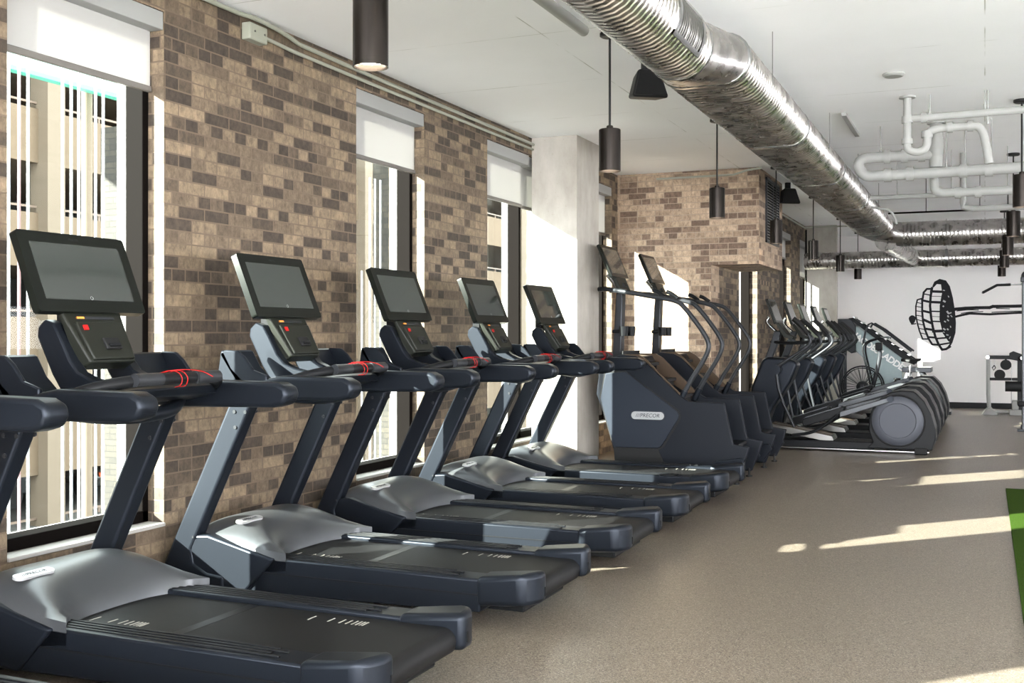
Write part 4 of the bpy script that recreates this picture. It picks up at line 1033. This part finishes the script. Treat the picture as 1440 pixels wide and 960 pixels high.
for s in (-1, 1):
    MB().prism(lp([(-1.20,.68),(-1.12,.68),(-1.26,0),(-1.36,0)]), .25*s - .03, .25*s + .03).build('leg', 'steel', t, bevel=.006)
    MB().prism(lp([(-1.0,.68),(-.93,.68),(-.55,.10),(-.66,0),(-.70,.02)]), .25*s - .03, .25*s + .03).build('leg', 'darkgrey', t, bevel=.006)
    MB().box(-2.25 - o.x, -2.18 - o.x, .22*s - .03, .22*s + .03, 0, 1.2).build('leg', 'darkgrey', t, bevel=.006)
MB().box(-2.3 - o.x, -.50 - o.x, -.28, .28, 0, .05).build('base_frame', 'darkgrey', t, bevel=.006)

# ------------------------------------------------------------------ air bike
t = empty('air_bike', (-1.5, 18.35, 0), 'black exercise bike with a big spoked fan wheel before the pale blue ladder machine', 'exercise bike')
o = Vector(t.location); fx = -1.80 - o.x
w = MB().torus((fx, 0, .46), .33, .012, n=48).torus((fx, -.07, .46), .30, .006, n=48).torus((fx, .07, .46), .30, .006, n=48).build('fan_rim', 'blackp', t, smooth=60)
mb = MB()
for k in range(28):
    a = 2*PI*k/28; mb.cyl((fx + .08*math.cos(a), -.06, .46 + .08*math.sin(a)), (fx + .32*math.cos(a), -.06, .46 + .32*math.sin(a)), .0025, n=5)
    mb.cyl((fx + .08*math.cos(a), .06, .46 + .08*math.sin(a)), (fx + .32*math.cos(a), .06, .46 + .32*math.sin(a)), .0025, n=5)
mb.build('fan_cage', 'blackp', w)
MB().lathe([(.001, -.08), (.09, -.075), (.095, 0), (.09, .075), (.001, .08)], (fx, 0, .46), axis='y', n=28).build('fan_hub', 'blackp', w, smooth=50)
mb = MB()
for k in range(8):
    a = 2*PI*k/8 + .2; c, s = math.cos(a), math.sin(a)
    mb.loft([[(fx + .10*c + dx*s, dy, .46 + .10*s - dx*c) for dx, dy in ((-.004,-.04),(.004,-.04),(.004,.04),(-.004,.04))], [(fx + .28*c + dx*s, dy, .46 + .28*s - dx*c) for dx, dy in ((-.004,-.04),(.004,-.04),(.004,.04),(-.004,.04))]])
mb.build('fan_blades', 'darkgrey', w)
MB().tube([(-1.66 - o.x, 0, .40), (-1.58 - o.x, 0, .72), (-1.53 - o.x, 0, .98), (-1.55 - o.x, 0, 1.06)], .035, smooth=1).build('front_post', 'darkgrey', t, smooth=60)
MB().tube([(-1.66 - o.x, 0, .42), (-1.35 - o.x, 0, .38), (-1.15 - o.x, 0, .45)], .035, smooth=1).build('main_beam', 'darkgrey', t, smooth=60)
MB().cyl((-1.15 - o.x, 0, .16), (-1.08 - o.x, 0, .82), .022).build('seat_post', 'steel', t)
MB().loft([[(x - o.x, -hw, z), (x - o.x, hw, z), (x - o.x, hw*.8, z + .05), (x - o.x, -hw*.8, z + .05)] for x, hw, z in ((-1.22, .03, .87), (-1.10, .06, .86), (-.98, .12, .87), (-.92, .11, .88))]).build('saddle', 'rubber', t, bevel=.015, seg=3)
for s in (-1, 1):
    MB().tube([Vector((x - o.x, .20*s, z)) for x, z in ((-1.62, .30), (-1.70, .70), (-1.80, 1.10), (-1.70, 1.20), (-1.45, 1.26), (-1.38, 1.24))], .015, smooth=2).build('moving_handle', 'blackp', t, smooth=60)
    MB().tube([Vector((x - o.x, .16*s, z)) for x, z in ((-1.42, .44), (-1.30, .44 + .14*s))], .014).build('crank_arm', 'steel', t)
    MB().box(-1.34 - o.x, -1.24 - o.x, .16*s + (.02 if s > 0 else -.11), .16*s + (.11 if s > 0 else -.02), .43 + .14*s, .46 + .14*s).build('bike_pedal', 'rubber', t, bevel=.005)
MB().box(-1.56 - o.x, -1.40 - o.x, -.06, .06, .33, .42).build('red_cover', 'red', t, bevel=.01)
MB().box(-2.12 - o.x, -2.05 - o.x, -.28, .28, 0, .06).box(-.98 - o.x, -.91 - o.x, -.28, .28, 0, .06).box(-2.1 - o.x, -.93 - o.x, -.03, .03, .03, .08).box(fx - .03, fx + .03, -.12, -.09, .03, .5).box(fx - .03, fx + .03, .09, .12, .03, .5).build('base_frame', 'darkgrey', t, bevel=.006)
MB().box(-1.60 - o.x, -1.50 - o.x, -.10, .10, 1.05, 1.17).build('bike_console', 'blackp', t, bevel=.01)
MB().cyl((-1.13 - o.x, -.05, .58), (-1.13 - o.x, -.10, .58), .018).build('adjust_knob', 'blackp', t)

# ------------------------------------------------------------------ cable pulley station
t = empty('cable_pulley_station', (.25, 19.4, 0), 'white and black cable pulley station standing before the far wall', 'cable machine')
o = Vector(t.location)
MB().tube([(.05 - o.x, 0, .95), (.05 - o.x, 0, .14), (.10 - o.x, 0, .06), (.22 - o.x, 0, .045), (.62 - o.x, 0, .045)], .034, n=10, smooth=1).build('front_post', 'pvc', t, smooth=60)
MB().box(.48 - o.x, .55 - o.x, -.035, .035, .06, .95).build('rear_post', 'blackp', t, bevel=.006)
MB().box(.03 - o.x, .56 - o.x, -.03, .03, .90, .96).box(.06 - o.x, .50 - o.x, -.025, .025, .555, .60).build('cross_beam', 'blackp', t, bevel=.006)
MB().prism([(.36 - o.x, .90), (.36 - o.x, 1.0), (.42 - o.x, 1.03), (.86 - o.x, .86), (.86 - o.x, .80)], -.035, .035).build('pivot_beam', 'blackp', t, bevel=.01)
for x, z in ((.04, .93), (.55, .92)): MB().cyl((x - o.x, -.05, z), (x - o.x, .05, z), .030, n=18).build('pivot_cap', 'steel', t)
for x, z in ((.31, .81), (.22, .65)):
    p = MB().lathe([(.001, -.012), (.08, -.012), (.083, -.006), (.076, 0), (.083, .006), (.08, .012), (.001, .012)], (x - o.x, -.05, z), axis='y', n=28).build('pulley_wheel', 'rubber', t)
    MB().box(x - o.x - .015, x - o.x + .015, -.045, .0, z - .02, z + .10 if z > .7 else z).build('pulley_bracket', 'blackp', p)
MB().cyl((.39 - o.x, -.05, .81), (.39 - o.x, -.05, .10), .004, n=6).cyl((.14 - o.x, -.02, .90), (.14 - o.x, -.02, .80), .004, n=6).build('steel_cable', 'steel', t)
MB().tube([(.14 - o.x, -.02, .80), (.11 - o.x, -.02, .76), (.13 - o.x, -.02, .72), (.16 - o.x, -.02, .76), (.14 - o.x, -.02, .80)], .008).build('cable_clip', 'blackp', t)
MB().prism([(-.05 - o.x, 0), (.20 - o.x, 0), (.17 - o.x, .06), (.06 - o.x, .12), (.02 - o.x, .10)], -.16, .16).build('base_foot', 'pvc', t, bevel=.01)
MB().box(.36 - o.x, .62 - o.x, -.12, .12, 0, .09).box(.40 - o.x, .50 - o.x, -.10, .10, .09, .24).build('base_block', 'pvc', t, bevel=.01)

# lat pulldown at the right edge
t = empty('lat_pulldown_machine', (.62, 16.2, 0), 'tall lat pulldown machine cut by the right edge of the picture', 'lat pulldown machine')
o = Vector(t.location)
MB().box(.455 - o.x, .54 - o.x, -.04, .04, 0, 2.0).build('main_post', 'silver', t, bevel=.01)
MB().box(.40 - o.x, .80 - o.x, -.05, .05, 0, .03).build('foot_plate', 'darkgrey', t, bevel=.005)
MB().box(.44 - o.x, 1.3 - o.x, -.035, .035, 2.0, 2.07).box(.44 - o.x, 1.3 - o.x, -.035, .035, .03, .09).build('top_beam', 'darkgrey', t, bevel=.01)
MB().box(1.2 - o.x, 1.29 - o.x, -.05, .05, 0, 2.0).build('rear_post', 'darkgrey', t, bevel=.01)
MB().lathe([(.001, -.015), (.07, -.015), (.074, 0), (.07, .015), (.001, .015)], (.52 - o.x, 0, 2.08), axis='y', n=24).build('pulley_wheel', 'rubber', t)
MB().cyl((.449 - o.x, 0, 2.08), (.449 - o.x, 0, 1.97), .004, n=6).build('steel_cable', 'steel', t)
MB().tube([(.25 - o.x, 0, .60), (.45 - o.x, 0, .60)], .07, n=20).build('roller_pad', 'rubber', t)
MB().box(.40 - o.x, .95 - o.x, -.15, .15, .34, .41).build('seat', 'rubber', t, bevel=.02, seg=3)
MB().box(.52 - o.x, .60 - o.x, -.04, .04, .03, .34).build('seat_post', 'pvc', t, bevel=.006)
lb = empty('lat_bar', (.45, 16.2, 1.97), 'angled black-gripped lat bar hanging at the right edge before the white wall', 'lat bar')
MB().tube([(-.49, 0, -.11), (-.30, 0, -.005), (-.25, 0, 0), (.25, 0, 0), (.30, 0, -.005), (.49, 0, -.11)], .010, n=10).build('bar', 'steel', lb, smooth=60)
MB().tube([(-.48, 0, -.105), (-.30, 0, -.005), (-.13, 0, 0)], .018, n=12).build('bar_grip', 'rubber', lb, smooth=60)
MB().tube([(.48, 0, -.105), (.30, 0, -.005), (.13, 0, 0)], .018, n=12).build('bar_grip', 'rubber', lb, smooth=60)

# loose power cables by the column
t = MB().tube([(-3.2, 10.35, .012), (-3.25, 10.32, .02), (-3.32, 10.30, .10), (-3.26, 10.28, .16), (-3.30, 10.28, .24), (-3.36, 10.26, .26)], .006, smooth=2)
t.tube([(-3.12, 10.4, .012), (-3.2, 10.42, .10), (-3.26, 10.40, .20), (-3.36, 10.36, .22)], .006, smooth=2)
tag(t.build('power_cable', 'rubber', smooth=60), 'tangled thin black power cable beside the foot of the near concrete column', 'cable')

# ------------------------------------------------------------------ outside
struct('ground', MB().box(-60, WO - .3, -30, 110, -4.4, -4.0), 'asph')
gx = -24.0
G = empty('parking_garage', (gx, 30, -4), 'tan concrete parking garage across the street seen through the windows', 'parking garage')
go = Vector(G.location)
levels = [-3.96, -1.09, 1.78, 4.65, 7.52]
Y0, Y1 = 4., 75.
for i, z in enumerate(levels):
    top = z + 1.38; nz = z + 2.87
    MB().box(gx, gx + .35 if False else gx - .35, Y0, Y1, top, nz).build('spandrel_panel', 'gconc', G, smooth=0).data.transform(Matrix.Translation(-go))
    MB().box(gx - 9, gx - .35, Y0, Y1, top + .2, top + .5).build('deck_slab', 'gconc', G, smooth=0).data.transform(Matrix.Translation(-go))
    r = MB().box(gx - .12, gx - .05, Y0, Y1, z + .14, z + .20)
    y = Y0
    while y < Y1: r.box(gx - .12, gx - .06, y, y + .06, z, z + .16); y += 1.1
    r.build('guard_rail', 'grail', G, smooth=0).data.transform(Matrix.Translation(-go))
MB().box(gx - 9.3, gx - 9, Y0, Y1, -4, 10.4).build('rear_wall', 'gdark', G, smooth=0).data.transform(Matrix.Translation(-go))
for i in range(8):
    y = 14.2 + 8.4*i
    MB().box(gx - .3, gx + .35, y, y + .62, -4, 10.4).build('garage_column', 'gcol', G, smooth=0).data.transform(Matrix.Translation(-go))
MB().prism([(0, -3.0), (0, -2.45), (.02, -2.45), (.02, -3.0)], 0, .01).build('ramp_edge', 'gconc', G).data.transform(Matrix.Translation((gx - go.x - .5, 20 - go.y, -go.z)))

# teal glass bridge
br = empty('glass_canopy', (-12, 9.8, 5.5), 'pale teal frosted glass canopy outside the nearest window', 'canopy')
MB().box(-.06, .06, -4.6, 3.05, -.60, 1.2).build('glass_panel', 'teal', br, smooth=0)
MB().box(-.08, .08, -4.6, 3.08, -.66, -.60).build('panel_edge', 'tealedge', br, smooth=0)
for y in (-4.5, 2.9): MB().cyl((-.5, y, -9.5), (-.5, y, 1.2), .08).build('support_post', 'gcol', br)
MB().box(-.6, 0, -4.6, 3.05, 1.2, 1.35).build('roof_plate', 'gcol', br)

# rods screen
def rods_screen(ys, x, z1, label, pink=()):
    t = empty('rod_screen', (x, sum(ys)/len(ys), -4), label, 'rod screen')
    o = Vector(t.location)
    for i, y in enumerate(ys):
        zt = z1[i] if isinstance(z1, (list, tuple)) else z1
        MB().cyl((0, y - o.y, 0), (0, y - o.y, zt + 4), .011, n=10).build('screen_rod', 'prod' if i in pink else 'wrod', t)
    MB().box(-.03, .03, min(ys) - o.y - .1, max(ys) - o.y + .1, .0, .1).build('base_rail', 'wrod', t)
    return t
rods_screen([5.67, 5.76, 5.84, 6.16, 6.245, 6.32, 6.49, 6.57], -6.3, 3.9, 'white vertical rods outside the nearest window, one of them pinkish', pink=(1,))
rods_screen([10.43, 10.60, 10.71, 10.83], -6.3, [2.0, 3.05, 3.05, 3.05], 'white vertical rods of uneven height outside the middle window')
rods_screen([15.6, 15.95, 16.4, 17.3, 17.8], -6.3, 3.0, 'white vertical rods outside the window beside the near column')

# exterior brick piers
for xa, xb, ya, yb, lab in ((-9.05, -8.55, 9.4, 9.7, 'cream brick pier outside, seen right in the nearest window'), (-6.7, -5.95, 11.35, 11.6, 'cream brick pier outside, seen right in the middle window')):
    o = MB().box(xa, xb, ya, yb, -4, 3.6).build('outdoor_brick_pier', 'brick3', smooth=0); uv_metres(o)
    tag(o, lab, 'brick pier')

def car(loc, rz, paint, label):
    t = empty('parked_car', loc, label, 'car', None, rz)
    prof = [(-2.2,.35),(-2.25,.6),(-2.1,.85),(-1.3,.95),(-.7,1.38),(.7,1.42),(1.5,1.0),(2.1,.92),(2.25,.7),(2.2,.35)]
    MB().prism(prof, -.85, .85).build('car_body', paint, t, bevel=.08, seg=3)
    MB().prism([(-1.15,.98),(-.65,1.33),(.66,1.36),(1.25,1.02)], -.865, .865).build('side_window', 'carglass', t, bevel=.02)
    for x in (-1.4, 1.4):
        for s in (-1, 1): MB().cyl((x, .70*s, .33), (x, .90*s, .33), .33, n=24).build('wheel', 'rubber', t)
    for s in (-1, 1): MB().box(2.17, 2.27, .55*s - .18, .55*s + .18, .68, .82).build('tail_light', 'tail', t, bevel=.01)
    return t
car((-27.0, 22.2, -3.76), math.radians(80), 'car1', 'dark car parked in the garage level seen low through the nearest window, at left')
car((-27.0, 27.2, -3.76), math.radians(-15), 'car1', 'dark car with an orange-red tail light low in the garage')
car((-27.0, 36.0, -3.76), math.radians(70), 'car2', 'grey car parked deeper in the garage behind the middle window')

# ------------------------------------------------------------------ light
world = bpy.data.worlds.new('world'); bpy.context.scene.world = world; world.use_nodes = True
bg = world.node_tree.nodes['Background']; bg.inputs['Color'].default_value = (.95, .97, 1., 1); bg.inputs['Strength'].default_value = 5.8
sd = Vector((1, 1.06, -.585)).normalized()
sun = bpy.data.lights.new('sun', 'SUN'); sun.energy = 38; sun.angle = math.radians(.5); sun.color = (1, .95, .88)
so = bpy.data.objects.new('sun', sun); C.objects.link(so); so.rotation_euler = sd.to_track_quat('-Z', 'Y').to_euler()
so.location = (-20, -20, 15)
# ------------------------------------------------------------------ camera
cam = bpy.data.cameras.new('camera'); cam.sensor_width = 36; cam.lens = 1541/1440*36; cam.shift_y = -10/1440
cam.clip_end = 300
_th = math.atan(665/1541)     # the camera is turned 23.3 degrees towards the window wall
co = bpy.data.objects.new('camera', cam); C.objects.link(co); co.location = (0, 0, 1.3); co.rotation_euler = (PI/2, 0, _th)
sc = bpy.context.scene; sc.camera = co
sc.view_settings.view_transform = 'Standard'; sc.view_settings.look = 'None'
sc.view_settings.exposure = 2.27; sc.view_settings.gamma = 1; sc.view_settings.use_curve_mapping = False
sc.cycles.use_denoising = True
sc.cycles.max_bounces = 8; sc.cycles.diffuse_bounces = 5; sc.cycles.transparent_max_bounces = 12
sc.cycles.sample_clamp_indirect = 8
